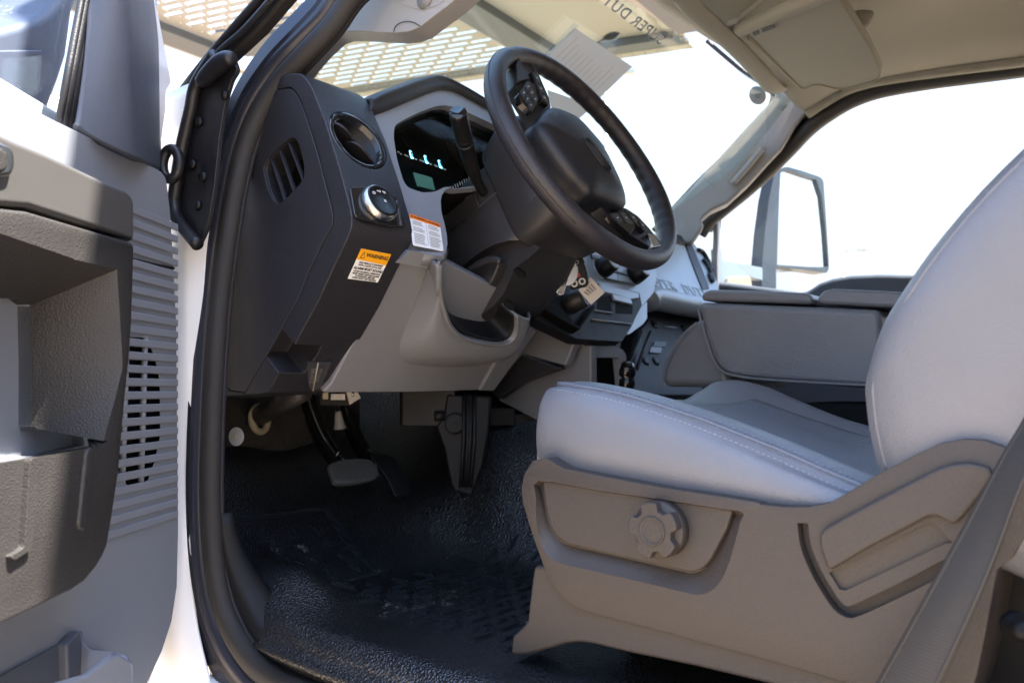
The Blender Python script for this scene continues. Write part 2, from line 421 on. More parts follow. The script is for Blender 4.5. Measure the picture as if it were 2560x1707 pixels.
hs_ = []
for k in range(-9, 12): hs_.append(prism_me(ellip((gp_(k*.5, 9.1, -.05), gan, gbn, Vector((0,0,1))), .007, .006, 10), Vector((0,0,.12))))
prism('edge_beam', [gp_(-10.4,8.52,-.004), gp_(5.4,8.52,-.004), gp_(5.4,9.7,-.004), gp_(-10.4,9.7,-.004)], Vector((0,0,.012)), M['steel'], rt, 0, cuts=hs_)
hs_ = []
for k in range(-18, 12): hs_.append(prism_me(ellip((gp_(k*.5, 10.25, -.05), gan, gbn, Vector((0,0,1))), .008, .004, 8), Vector((0,0,.12))))
prism('edge_angle', [gp_(-10.4,9.75,-.01), gp_(5.4,9.75,-.01), gp_(5.4,10.8,-.01), gp_(-10.4,10.8,-.01)], Vector((0,0,.012)), M['tan'], rt, 0, cuts=hs_)
slab('deck_beam', -5.7, -4.42, -18, 8.5, -.03, .05, M['steel'])
fr = frame_of(at('C', 1035, 262, Z=HZ), Vector((0,0,-1)), at('C', 1072, 228, Z=HZ)-at('C', 1000, 300, Z=HZ))
hr = (at('C', 1072, 222, Z=HZ)-at('C', 990, 305, Z=HZ)).length*.5
hole = prism_me([p+Vector((0,0,-.2)) for p in ellip(fr, hr, hr*.52, 24, 0, 2.6)], Vector((0,0,.4)))
prism('deck_sheet', [gp_(-10.5,-18,.0), gp_(-5.72,-18,.0), gp_(-5.72,8.5,.0), gp_(-10.5,8.5,.0)], Vector((0,0,.01)), M['tan'], rt, 0, cuts=[hole])
box('hole_cover', (at('C', 1050, 262, Z=HZ+.03), gan, gbn, Vector((0,0,1))), .14, .10, .01, M['brown'], rt)
slab('deck_stiffener', -10.3, -7.2, 6.9, 8.4, -.03, -.002, M['steel'])
slab('deck_stiffener', -13.4, -10.55, -9, 6.4, -.03, .01, M['steel'])
# ------------------------------------------------------------------ truck cab shell
cab = thing('truck_cab', 'white truck cab shell with black door seals, tan headliner and black vinyl floor', 'truck cab', (1.3,.5,-.5))
ZF = -.294
def floorz(X, Y):
    z = ZF-.035*sst(.618, .590, X)
    z += sst(.98, 1.16, Y)*.05+sst(1.08, 1.5, Y)*.30
    t = sst(1.06, 1.33, X+.06*math.sin(Y*9))
    z += t*.24*(.55+.45*sst(.55, .95, Y))
    z += .135*math.exp(-((X-1.15)/.09)**2-((Y-1.06)/.12)**2)
    z += .05*math.exp(-((X-.68)/.06)**2-((Y-.98)/.10)**2)
    return z
nx, ny = 70, 90
vv = [Vector((lerp(.588, 2.1, (i/nx)**1.3), lerp(-.3, 1.48, j/ny), 0)) for j in range(ny+1) for i in range(nx+1)]
for p in vv: p.z = floorz(p.x, p.y)
me = orient(raw(vv, [[j*(nx+1)+i, j*(nx+1)+i+1, (j+1)*(nx+1)+i+1, (j+1)*(nx+1)+i] for j in range(ny) for i in range(nx)]), Vector((0,0,1)))
o = link('floor_liner', me, M['floor'], cab); solid(o, .01, -1)
# moulded tread bars on the mat area
bars = []
def bar(x, y, lx, ly, rot=0, h=.003):
    c = Vector((x, y, floorz(x, y)))
    gx = Vector((1, 0, (floorz(x+.01, y)-floorz(x-.01, y))/.02)).normalized(); gy = Vector((0, 1, (floorz(x, y+.01)-floorz(x, y-.01))/.02)).normalized()
    n = gx.cross(gy).normalized(); cx, sn = math.cos(rot), math.sin(rot)
    a = gx*cx+gy*sn; b = n.cross(a)
    bars.append(box_me((c, a, b, n), lx, ly, h))
for r in range(13):
    for c in range(7):
        x = .72+c*.052+(.026 if r%2 else 0); y = .60+r*.026
        if random.random() < .93: bar(x, y, .042, .007)
        if c < 6 and r%2 == 0: bar(x+.026, y+.026, .006, .04)
for r in range(4):
    for c in range(3): bar(.735+c*.05, 1.03+r*.034, .006, .022, .25)
for (x0, y0, x1, y1) in ((.70,1.0,.86,1.0),(.86,1.0,.88,1.17),(.70,1.17,.88,1.17)):
    for k in range(6):
        t = (k+.5)/6; bar(lerp(x0,x1,t), lerp(y0,y1,t), max(abs(x1-x0)/6, .008), max(abs(y1-y0)/6, .008), 0, .006)
o = bpy.data.objects['floor_liner']; fl_me = join([o.data]+[b_ for b_ in bars if not b_.transform(Matrix.Translation(-wloc(o)))]); fl_me.materials.clear(); fl_me.materials.append(M['floor']); fl_me.materials.append(M['mat']); nf_ = len(o.data.polygons); o.data = fl_me
for p in fl_me.polygons: p.use_smooth = p.index < nf_; p.material_index = 0 if p.index < nf_ else 1
# firewall and kick panels
fw = prism('firewall', [Vector((.56,1.46,-.45)), Vector((2.1,1.46,-.45)), Vector((2.1,1.30,.40)), Vector((.56,1.30,.40))], Vector((0,.04,0)), M['dark'], cab)
def fold(s, q): return .03*math.sin(s*9+q*2)+.018*math.sin(s*23+q*5)
rows = []
for i in range(6):
    rows.append([Vector((lerp(.72,1.06,j/9), 1.33+fold(i/5, j/9)*.6-.06*i/5, lerp(.05,-.22,i/5)+.02*math.sin(j*1.3))) for j in range(10)])
patch('insulation_cloth', rows, M['fabric'], cab, 4, 4, .008)
prism('kick_panel', [Vector((.60,1.06,-.33)), Vector((.60,1.40,-.33)), Vector((.60,1.40,.05)), Vector((.60,1.06,.05))], Vector((.02,0,0)), M['dark'], cab, .004)
# opening flange, bulb seal, scuff trim
sp = [('V',900,-90,.66),('V',815,-10,.645),('V',765,60,.635),('V',700,130,.62),('V',645,190,.61),('V',600,255,.60),('V',566,335,.59),('V',543,430,.582),('V',525,540,.577),('V',507,680,.575),('V',496,820,.573),('V',488,1000,.572),('V',486,1150,.572),('V',494,1290,.575),('V',516,1400,.58),('V',560,1490,.585),('V',622,1555,.59),('V',720,1600,.592),('V',860,1650,.594),('V',1100,1720,.596)]
SP = [Vector((.655,-.12,.69)), Vector((.656,.30,.695)), Vector((.658,.56,.655))]+[at(v, x, y, X=X) for v, x, y, X in sp]
SPs = spl(SP, 5)
tube('door_seal', SPs, .0155, M['seal'], cab, 14, up=Vector((1,0,0)))
def offpath(path, dist, dx):
    r = []
    for i, p in enumerate(path):
        t = (path[min(i+1, len(path)-1)]-path[max(i-1, 0)]).normalized(); n = Vector((1,0,0)).cross(t).normalized()
        r.append(p+n*dist+Vector((dx,0,0)))
    return r
rib = [offpath(SPs, d, x) for d, x in ((.010,-.004),(.019,-.013),(.026,-.016),(.030,-.012),(.033,-.017),(.037,-.012),(.058,-.014))]
def strips(rows): 
    a, b = len(rows), len(rows[0])
    return raw([p for r in rows for p in r], [[i*b+j, i*b+j+1, (i+1)*b+j+1, (i+1)*b+j] for i in range(a-1) for j in range(b-1)])
solid(link('opening_flange', strips(rib), M['flange'], cab), .004, 0)
inn = [offpath(SPs, d, x) for d, x in ((-.008,.004),(-.012,.004),(-.014,.010))]
solid(link('opening_trim', strips(inn), M['char'], cab), .003, 0)
# sill plate along the bottom of the opening
k0 = next(i for i, p in enumerate(SPs) if p.z < -.16 and i > 40)
sl_rows = [[], [], [], [], []]
for i in range(k0, len(SPs)):
    t_ = sst(k0, k0+10, i)
    for q, (d, x) in enumerate(((-.012,.010),(-.019,.012),(-.030,.020),(-.036,.05),(-.012,.062))):
        p = SPs[i]; tt = (SPs[min(i+1, len(SPs)-1)]-SPs[i-1]).normalized(); n = Vector((1,0,0)).cross(tt).normalized()
        sl_rows[q].append(p+n*(d*(.45+.55*t_))+Vector((x*(.4+.6*t_),0,0)))
solid(link('sill_plate', patch_me(sl_rows, 1, 4), M['under'], cab), .004, 0)
# white hinge pillar and outer sill
def jx(z): return .578
rows = []
for z in (.42,.30,.18,.05,-.08,-.2,-.30,-.38,-.46):
    yy = interp([-.46,-.38,-.30,-.1,.2,.42], [.95,1.0,1.04,1.06,1.03,1.0], z)
    rows.append([Vector((.568, yy-.012, z)), Vector((.553, yy+.004, z)), Vector((.548, yy+.03, z)), Vector((.545, yy+.09, z)), Vector((.538, yy+.15, z)), Vector((.50, yy+.20, z)), Vector((.40, yy+.24, z))])
patch('hinge_pillar', rows, M['white'], cab, 5, 5, .01)
rows = []
for Y in (1.2,1.1,1.0,.9,.75,.5,.2):
    d = sst(.8, 1.1, Y)*.03
    rows.append([Vector((.574, Y, -.405+d)), Vector((.555, Y, -.412+d)), Vector((.545, Y, -.45+d)), Vector((.54, Y, -.55))])
patch('outer_sill', rows, M['white'], cab, 4, 4, .01)
lathe('pillar_plug', frame_of(Vector((.541,1.15,.03)), Vector((-1,0,0)), Vector((0,1,0))), [(.0,.004),(.012,.004),(.014,.0)], M['white'], cab, 20)
prism('fender', [Vector((.40,1.26,-.5)), Vector((.40,2.3,-.5)), Vector((.40,2.3,.20)), Vector((.40,1.26,.30))], Vector((-.012,0,0)), M['white'], cab, .004)
rows = [[Vector((.42,1.24,.29)), Vector((.42,1.7,.26)), Vector((.42,2.3,.18))], [Vector((.6,1.24,.345)), Vector((.6,1.7,.31)), Vector((.6,2.3,.22))], [Vector((1.3,1.3,.37)), Vector((1.3,1.7,.33)), Vector((1.3,2.3,.24))], [Vector((2.2,1.24,.29)), Vector((2.2,1.7,.26)), Vector((2.2,2.3,.18))]]
patch('hood', rows, M['white'], cab, 6, 6, .01)
# outside windshield moulding and wiring boot
prism('pillar_moulding', mix(('A',[(1900,-190),(1761,20),(1490,290),(1300,520),(1160,690),(1143,880),(1200,870),(1262,840),(1330,690),(1420,520),(1560,400),(1761,210),(1990,-60)]))(X=.552), Vector((.02,0,0)), M['seal'], cab, .006)
tube('moulding_bead', spl(ats('A', [(1890,-120),(1640,160),(1400,440),(1200,710),(1165,860)], X=.545), 6), .006, M['rubber'], cab, 10)
tube('moulding_bead', spl(ats('A', [(1960,-110),(1700,190),(1500,370),(1330,590)], X=.545), 6), .005, M['rubber'], cab, 10)
wb = mix(('A',[(1480,350),(1610,410),(1632,490),(1590,545),(1545,700),(1505,950),(1470,1300),(1425,1560)]),('E',[(1290,830),(1200,700),(1135,630),(1113,470),(1140,290),(1165,120)]),('A',[(1250,980),(1290,760),(1340,560)]))(X=.535)
prism('hinge_gasket', rnd(wb, .01, 3), Vector((.006,0,0)), M['rubber'], cab, .002)
tube('gasket_bead', spl(mix(('A',[(1480,375),(1350,580),(1310,760),(1255,1000),(1205,1300)]),('E',[(1135,560),(1165,660),(1290,815)]))(X=.527), 6), .0085, M['rubber'], cab, 12)
tube('gasket_roll', spl(ats('A', [(1600,400),(1530,425),(1450,500),(1375,575)], X=.522), 5), .012, M['rubber'], cab, 14, scale=[.55+.45*math.sin(math.pi*min(1, max(0, i/15)))**.5 for i in range(16)])
for x, y in ((1545,655),(1370,840),(1325,1130),(1397,1215),(1360,1412)):
    lathe('gasket_clip', frame_of(at('A', x, y, X=.533), Vector((-1,0,0)), Vector((0,1,0))), [(0,.004),(.005,.004),(.0068,.001),(.007,-.002)], M['black'], cab, 16)
gr = frame_of(at('A', 1175, 1130, X=.515), Vector((-.9,-.44,0)).normalized(), Vector((0,0,1)))
tube('grommet', ellip(gr, .0205, .013, 24), .007, M['rubber'], cab, 10, True)
# roof: headliner, rails, outer skin
RL = ats('D', [(620,640),(700,585),(840,505),(1030,450),(1400,395),(1837,340),(2100,300)], X=2.0)
RLY, RLZ = [p.y for p in RL][::-1], [p.z for p in RL][::-1]
def roofz(X, Y):
    e = min(X-.60, 2.0-X); fr_ = .80-.10*((X-1.3)/.75)**2-Y
    return lerp(interp(RLY, RLZ, Y), .755, sst(.0, .22, e))+.03*sst(0, .5, fr_)*sst(0, .2, e)
rows = []
for j in range(16):
    row = []
    for i in range(22):
        X = lerp(.60, 2.0, i/21); yf = .765-.07*((X-1.3)/.75)**2
        Y = lerp(yf, -.4, (j/15)**1.2)
        row.append(Vector((X, Y, roofz(X, Y))))
    rows.append(row)
patch('headliner', rows, M['head'], cab, 2, 2, .01, 1)
hd = [at('V', x, y, Z=.705) for x, y in ((1545,-15),(1600,30),(1680,100),(1740,160),(1780,205))]
hd = [Vector((.66,.70,.69)), Vector((.9,.745,.70)), Vector((1.1,.765,.703))]+[p for p in hd if p.x > 1.2]
hd.append(at('D', 470, 480, X=1.95)); tube('header_trim', spl(hd, 8), .010, M['head'], cab, 10, ry=.022, up=Vector((0,0,1)))
prism('roof_skin', [Vector((.58,-.5,.80)), Vector((2.1,-.5,.80)), Vector((2.1,.70,.79)), Vector((.58,.70,.79))], Vector((0,0,.012)), M['white'], cab, .004)
prism('roof_side', [Vector((.575,-.5,.64)), Vector((.575,.66,.66)), Vector((.575,.70,.80)), Vector((.575,-.5,.81))], Vector((.02,0,0)), M['white'], cab, .004)
prism('rear_wall', [Vector((.56,-.42,-.5)), Vector((2.14,-.42,-.5)), Vector((2.10,-.42,.82)), Vector((.58,-.42,.82))], Vector((0,-.03,0)), M['dark'], cab)
prism('rear_pillar', [Vector((.545,-.42,-.5)), Vector((.545,-.14,-.5)), Vector((.545,-.14,.4)), Vector((.575,-.16,.82)), Vector((.575,-.42,.82))], Vector((.05,0,0)), M['white'], cab, .006)
# near windshield pillar trim with its grab handle bulge
tp = mix(('B',[(368,560),(400,505),(455,498),(512,500),(560,430),(640,335),(740,240),(800,218),(900,216),(1060,224),(1170,228),(1270,218),(1350,185),(1420,130),(1590,0),(1760,-160),(1500,-420),(1050,-260),(830,0),(620,250),(480,420)]))(X=.695)
prism('pillar_trim', tp, Vector((.035,.012,0)), M['pillar'], cab, .011, 5)
tube('trim_seam', spl(ats('B', [(1168,226),(1175,190),(1205,163),(1250,150),(1300,155),(1350,183)], X=.6935), 5), .0006, M['ink'], cab, 6)
tube('trim_seam', spl(ats('B', [(1180,-10),(1260,40),(1360,60),(1460,35),(1530,-20)], X=.6935), 5), .0005, M['greyink'], cab, 6)
lathe('screw_cover', frame_of(at('B', 1385, -8, X=.6945), Vector((-1,0,0)), Vector((0,1,0))), [(0,-.001),(.012,-.001),(.014,.002)], M['grey'], cab, 20)
# windshield
rows = []
for i in range(7):
    t = i/6
    row = []
    for j in range(13):
        s = (j/12-.5)*2; X0 = 1.3+s*.70; X1 = 1.3+s*.62
        row.append(Vector((lerp(X0,X1,t), lerp(1.26-.17*s*s, .775-.06*s*s, t), lerp(.40,.735,t)-.02*s*s)))
    rows.append(row)
WSR = rows
patch('windshield', rows, M['glass'], cab, 2, 2, .004)
# far windshield pillar
fp = mix(('D',[(455,500),(560,440),(760,560),(620,640),(560,710),(520,780),(490,830),(420,900),(300,1030),(180,1140),(90,1180),(30,1230)]),('V',[(1618,520),(1590,560),(1530,560),(1500,520)]),('D',[(0,1020),(120,890),(300,690),(400,590),(440,545)]))(pl=(Vector((1.93,.9,.55)), Vector((-.93,-.36,0)).normalized()))
prism('pillar_trim', fp, Vector((.05,.03,0)), M['pillar'], cab, .012, 5)
FPL = (Vector((1.93,.9,.55)), Vector((-.93,-.36,0)).normalized())
hp = rnd(ats('D', [(355,800),(385,815),(380,870),(235,1030),(200,1040),(170,1015)], pl=FPL, off=.002), .012, 4)
prism('grab_recess', hp, FPL[1]*.003, M['head'], cab, .002)
tube('grab_handle', spl(ats('D', [(372,835),(300,920),(205,1030)], pl=FPL, off=.012), 5), .008, M['pillar'], cab, 10)
for a_ in ([(455,510),(440,560),(390,620),(390,760),(395,830)], [(0,950),(60,1000),(130,1050)]):
    tube('trim_seam', spl(ats('D', a_, pl=FPL, off=.001), 4), .0008, M['greyink'], cab, 6)
tube('windshield_frit', spl(mix(('D',[(60,230),(250,390),(370,470),(425,520),(415,590),(350,660),(200,830),(0,1030)]),('V',[(1500,530)]))(pl=(Vector((1.95,.9,.55)), Vector((-.93,-.36,0)).normalized())), 6), .006, M['black'], cab, 10)
tube('window_seal', spl(mix(('D',[(2100,340),(1837,385),(1500,430),(1300,458),(1030,508),(860,570),(720,655),(620,735),(530,830),(430,930),(300,1050),(130,1190),(70,1240),(20,1310)]))(X=2.03), 6), .020, M['seal'], cab, 12)
prism('pillar_backing', ats('D', [(410,850),(530,680),(670,560),(830,500),(1030,470),(1030,520),(860,590),(700,690),(560,820),(430,960),(200,1150),(150,1120)], X=2.05), Vector((.02,0,0)), M['void'], cab)
tube('roof_rail', spl(ats('D', [(2100,300),(1837,340),(1400,395),(1030,450),(840,505),(700,585),(620,640)], X=2.0), 6), .014, M['head'], cab, 12)
# ------------------------------------------------------------------ passenger door with its mirror
pd = sub_thing('door', cab, (2.08,.3,-.4), 'closed passenger door with a tall side mirror')
prism('door_panel', mix(('M',[(1290,535),(1400,460),(1500,425),(1650,400),(1882,390)]),('V',[(2500,640),(2900,900),(2900,1400),(1500,1300),(1600,640)]))(X=2.06), Vector((.05,0,0)), M['sail'], pd, .012)
prism('window_frame', mix(('D',[(120,1195),(108,1330),(110,1568)]),('M',[(600,530),(570,500),(560,300),(575,0)]),('D',[(60,1300),(90,1200)]))(X=2.055), Vector((.03,0,0)), M['black'], pd, .004)
prism('frame_edge', mix(('D',[(118,1200),(95,1230),(92,1568)]),('M',[(565,530),(605,530)]),('D',[(120,1568)]))(X=2.05), Vector((.02,0,0)), M['grey'], pd, .003)
prism('window_glass', [Vector((2.085,-.3,.18)), Vector((2.085,1.15,.18)), Vector((2.085,1.15,.48)), Vector((2.07,.72,.70)), Vector((2.06,-.3,.72))], Vector((.004,0,0)), M['sideglass'], pd)
MD = 2.45
mpl = (at('D', 580, 1250, X=MD), Vector((-.45,-.89,0)).normalized())
outl = ats('D', [(440,970),(480,940),(510,933),(600,958),(695,990),(715,1010),(728,1200),(742,1420),(746,1500),(735,1530),(640,1515),(450,1495),(450,1600),(445,1750),(370,1750),(368,1500),(385,1300),(410,1110)], pl=mpl)
inl = ats('D', [(475,965),(515,955),(600,985),(674,1008),(704,1100),(726,1300),(740,1495),(640,1495),(455,1482),(462,1250),(468,1080)], pl=mpl)
prism('mirror_housing', rnd(outl, .01, 3), -mpl[1]*.05, M['mframe'], pd, .006, cuts=[prism_me([p+mpl[1]*.05 for p in inl], -mpl[1]*.08)])
prism('mirror_glass', [p-mpl[1]*.010 for p in inl], -mpl[1]*.004, M['mirror'], pd)
prism('spot_mirror', [p-mpl[1]*.02 for p in rnd(ats('D', [(455,1515),(575,1510),(582,1740),(455,1740)], pl=mpl), .01)], -mpl[1]*.02, M['mirror'], pd, .003)
prism('mirror_arm', mix(('D',[(118,1390),(140,1395),(148,1460),(325,1490),(372,1500),(372,1568)]),('M',[(960,345),(960,440),(890,420),(860,405),(730,400),(700,420),(670,490),(640,520),(620,500)]))(pl=(at('D', 250, 1480, X=2.2), mpl[1])), -mpl[1]*.03, M['marm'], pd, .008)
prism('arm_cover', rnd(mix(('M',[(700,410),(870,410),(890,530),(660,530)]))(pl=(at('D', 250, 1480, X=2.18), mpl[1])), .01), -mpl[1]*.02, M['tan'], pd, .006)
# ------------------------------------------------------------------ open driver door
dr = sub_thing('door', cab, (.2,.8,-.6), 'open driver door with grey panel, dark armrest and slatted speaker grille')
DD = Vector((-math.sin(math.radians(54.9)), -math.cos(math.radians(54.9)), 0)); DN = Vector((-DD.y, DD.x, 0))
if DN.dot(Vector((0,0,0))-Vector((.5,.973,0))) < 0: DN = -DN
DP = (at('S', 440, 975, X=.5), DN)
def dp(off=0): return dict(pl=DP, off=off)
pan = mix(('A',[(-700,120),(-300,400),(0,628),(180,732),(400,843),(800,1033),(1040,1148),(1105,1180),(1135,1215)]),('E',[(1088,400),(1112,600),(1135,960),(1145,1200)]),('F',[(762,0),(767,500),(771,900),(765,1150),(742,1300),(700,1430),(640,1560),(560,1700),(-900,1900)]))(**dp())
ghole = mix(('F',[(500,70),(632,78),(668,160),(690,260),(692,500),(668,610),(640,690),(585,722),(552,715),(515,670),(500,600)]))
hc = taper_me(ghole(**dp(.02)), ghole(**dp(-.03)))
HI = mix(('E',[(-900,1160),(150,1165),(205,1210),(214,1568)]),('F',[(141,460),(320,455),(362,490),(370,540),(190,585),(-800,660)]))(**dp(.001))
prism('door_panel', pan, -DN*.025, M['grey'], dr, .004, cuts=[hc, prism_me([p+DN*.03 for p in HI], -DN*.09)])
prism('cup_back', [p-DN*.014+(p-sum(HI, Vector())/len(HI))*.15 for p in HI], -DN*.004, M['grey'], dr)
link('cup_wall', raw([p-DN*.001 for p in HI]+[p-DN*.016 for p in HI], [[i, (i+1)%len(HI), len(HI)+(i+1)%len(HI), len(HI)+i] for i in range(len(HI))]), M['grey'], dr, False)
prism('speaker_mesh', ghole(**dp(-.016)), -DN*.004, M['dark'], dr)
def dpt(s, z, off): return Vector((DP[0].x, DP[0].y, 0))+DD*s+Vector((0,0,z))+DN*off
def dsz(v, x, y, off=0):
    p = at(v, x, y, **dp(off)); return (p-DP[0]).dot(DD), p.z
sE = dsz('E', 640, 1000)[0]
for k in range(-8, 17):
    s1, z = dsz('F', 765, 14+51.5*k)
    if k > 16: break
    a, b = dpt(s1+.0005, z, -.001), dpt(sE, z, -.001)
    sl_o = prism('grille_slat', [a+Vector((0,0,.0046)), b+Vector((0,0,.0046)), b-Vector((0,0,.0046)), a-Vector((0,0,.0046))], DN*.0035, M['grey'], dr, .0022)
for x in (625, 545):
    s1, _ = dsz('F', x, 400); _, z0 = dsz('F', x, 60); _, z1 = dsz('F', x, 715)
    tube('grille_rib', [dpt(s1, z0, -.002), dpt(s1, z1, -.002)], .0035, M['grey'], dr, 8)
tube('panel_seam', ats('E', [(700,860),(885,912),(1000,940),(1135,968)], **dp(.0005)), .0016, M['ink'], dr, 8)
# armrest body with the pull cup
ho = mix(('E',[(-500,590),(480,905),(765,975),(800,1568)]),('F',[(500,330),(470,520),(430,550),(400,550),(200,585),(-300,670)]))(**dp(.066))
hi = mix(('E',[(-500,1160),(150,1165),(205,1210),(214,1568)]),('F',[(141,460),(320,455),(362,490),(370,540),(190,585),(-300,660)]))(**dp(.001))
ho2 = [p+(p-q)*.15 for p, q in zip(ho, hi)]; hi2 = [q-(p-q)*.03 for p, q in zip(ho, hi)]
arm = mix(('E',[(-500,430),(0,578),(190,598),(530,700),(868,800),(884,815),(882,900),(870,1300),(852,1568)]),('F',[(545,350),(520,650),(490,850),(470,970),(450,1020),(420,1070),(370,1130),(320,1165),(0,1320),(-400,1480)]))(**dp(.066))
prism('armrest', arm, -DN*.089, M['arm'], dr, .007, 4, cuts=[taper_me(ho2, hi2), prism_me([p+DN*.003 for p in hi], -DN*.12)], pre=True)
cap = mix(('E',[(-500,-120),(0,85),(100,132),(300,215),(480,300),(680,395),(830,460),(868,495),(884,545),(886,780),(868,793),(530,680),(190,574),(0,560),(-500,410)]))(**dp(.063))
prism('armrest_cap', cap, -DN*.066, M['armcap'], dr, .010, 5)
rb = ats('F', [(378,555),(412,545),(376,915),(340,905)], **dp(.069)); prism('armrest_rib', rnd(rb, .006), -DN*.006, M['arm'], dr, .003)
rb = ats('F', [(130,600),(175,590),(140,990),(60,1040),(45,1020),(105,985)], **dp(.071)); prism('armrest_rib', rnd(rb, .004), -DN*.008, M['arm'], dr, .003)
hb_ = rnd(ats('E', [(-300,60),(10,140),(95,185),(110,280),(90,370),(-300,400)], **dp(.069)), .012); prism('handle_bezel', hb_, -DN*.008, M['chrome'], dr, .004)
hb_ = rnd(ats('E', [(-300,90),(0,165),(55,205),(66,290),(45,345),(-300,380)], **dp(.075)), .01); prism('door_handle', hb_, -DN*.012, M['arm'], dr, .004)
# map pocket
mp = mix(('F',[(-500,1720),(0,1640),(380,1530),(480,1450),(520,1440),(570,1468),(580,1700),(-500,2100)]))(**dp(.075))
prism('map_pocket', mp, -DN*.008, M['grey'], dr, .005)
mp2 = mix(('F',[(350,1338),(362,1400),(385,1425),(500,1438),(500,1700),(380,1700),(300,1700),(290,1400)]))(**dp(.012))
prism('pocket_liner', mp2, -DN*.012, M['sail'], dr, .003)
pk_a = [at('F', x, y, **dp(o_)) for x, y, o_ in ((345,1345,.004),(358,1395,.012),(390,1425,.03),(480,1432,.05),(545,1450,.07),(576,1490,.075))]
solid(link('pocket_side', strips([pk_a, [p-Vector((0,0,.05)) for p in pk_a], [p-Vector((0,0,.16)) for p in pk_a]]), M['grey'], dr), .003, 0)
prism('pocket_back', mix(('F',[(-300,1660),(0,1540),(345,1350),(345,1800),(-300,1900)]))(**dp(.003)), -DN*.002, M['sail'], dr)
# upper door: sail panel, glass channel, glass, shell
sr = []
for yl, yr, xs in ((0,0,(645,780,840,960,1010)),(250,280,(595,780,850,990,1040)),(560,560,(548,770,860,1000,1043)),(860,1000,(492,760,890,1010,1044)),(900,1170,(470,760,900,1010,1042))):
    sr.append([at('A', x, yl+(yr-yl)*(i/4) if yl < 700 else yl+(yr-yl)*((x-xs[0])/(xs[-1]-xs[0])), **dp((-.015,.005,.002,-.035,-.078)[i])) for i, x in enumerate(xs)])
sr.insert(0, [p+(p-q)*.8 for p, q in zip(sr[0], sr[1])])
patch('sail_panel', sr, M['sail'], dr, 6, 5, .012)
for x0, x1, r in ((590,425,.006),(618,455,.007),(560,400,.004)):
    tube('glass_channel', [at('A', x0+55, -250, **dp(-.016)), at('A', x0, 0, **dp(-.016)), at('A', (x0+x1)/2, 430, **dp(-.016)), at('A', x1, 880, **dp(-.016))], r, M['rubber'], dr, 10)
prism('window_glass', ats('A', [(560,-300),(410,850),(-900,500),(-900,-300)], **dp(-.02)), -DN*.004, M['sideglass'], dr)
sh = mix(('A',[(1000,-150),(1060,-150),(1080,0),(1190,575),(1150,640),(1148,760),(1130,900),(1092,1200),(1000,1160),(1000,0)]))(**dp(-.045))
prism('door_shell', sh, -DN*.02, M['white'], dr, .006)
prism('shell_edge', mix(('A',[(1090,1180),(1120,1190)]),('E',[(1100,420),(1140,900),(1152,1568)]),('F',[(770,500),(775,900),(765,1160),(740,1310),(640,1600),(500,1600),(700,900),(700,0)]))(**dp(-.03)), -DN*.02, M['white'], dr, .006)
prism('door_skin', mix(('A',[(-700,100),(1040,1148)]),('E',[(1060,400),(1100,1000)]),('F',[(740,500),(740,1150),(640,1560),(-900,1900)]))(**dp(-.062)), -DN*.03, M['white'], dr, .006)
# driver mirror seen through the door glass
mh = mix(('A',[(-500,260),(0,197),(130,165),(230,135),(330,85),(420,-10),(520,-160),(620,-150),(510,100),(470,400),(420,560),(330,800),(150,900),(-500,700)]))(**dp(-.16))
prism('mirror_housing', mh, -DN*.10, M['mirrorbody'], dr, .012)
fl = rnd(mix(('A',[(-400,350),(290,345),(300,380),(245,760),(-400,900)]))(**dp(-.154)), .006)
prism('mirror_cover', fl, -DN*.01, M['mirrorbody'], dr, .004)
# tall shade body behind the cab (added unseen to shade cab and open door)
cb = thing('shade_body', 'tall white shade body added unseen behind the cab', 'shade body', (1.3,-2.4,-.4))
prism('shade_shell', [Vector((.57,-4.2,-.4)), Vector((.57,-1.0,-.4)), Vector((.57,-1.0,1.0)), Vector((.57,.25,1.15)), Vector((.57,.30,2.27)), Vector((.57,-4.2,2.27))], Vector((1.55,0,0)), M['white'], cb, .02)
prism('chassis_rail', [Vector((.8,-1.0,-.62)), Vector((1.8,-1.0,-.62)), Vector((1.8,-1.0,-.42)), Vector((.8,-1.0,-.42))], Vector((0,-3.0,0)), M['steel'], cb, .01)
# ------------------------------------------------------------------ dashboard
XC = .60
c_top, c_nose, c_bot = at('G', 600, 100, X=XC), at('G', 875, 1060, X=XC), at('H', 310, 800, X=XC)
PU, PL = xplane(c_top, at('G', 850, 900, X=XC)), xplane(at('G', 825, 1190, X=XC), at('G', 650, 1568, X=XC))
da = thing('dashboard', 'two tone dashboard with charcoal end cap, grey gauge bezel and grey knee panel', 'dashboard', (1.2,.95,.0))
prof = mix(('G',[(345,30),(400,22),(470,8),(525,12),(565,45),(605,110),(700,350),(800,680),(868,935),(879,1000),(876,1065),(855,1130),(825,1190),(740,1370),(650,1568)]),('H',[(480,500),(310,800),(255,812)]))(X=XC)
prof += [Vector((XC,1.12,-.012)), Vector((XC,1.16,.2)), Vector((XC,1.14,.40))]
sidep = mix(('G',[(320,140),(350,128),(445,114),(475,128),(510,175),(560,300),(640,555),(700,790),(742,950),(748,1000),(742,1055),(700,1130),(600,1330),(505,1568)]),('H',[(150,800),(40,780)]))(X=XC)
sidep += [Vector((XC,1.09,.06)), Vector((XC,1.09,.36))]
cr_ = [p+Vector((-.02,0,0)) for p in sidep]
ctr = sum(sidep, Vector())/len(sidep)
cr_ = [p+(p-ctr).normalized()*.0016 for p in cr_]
bm_cut = prism_me(cr_, Vector((.024,0,0)))
vent_o = rnd(ats('G', [(445,458),(485,455),(512,490),(550,640),(548,735),(500,790),(420,880),(370,905),(338,890),(300,800),(268,670),(290,610),(360,530)], X=XC), .006, 3)
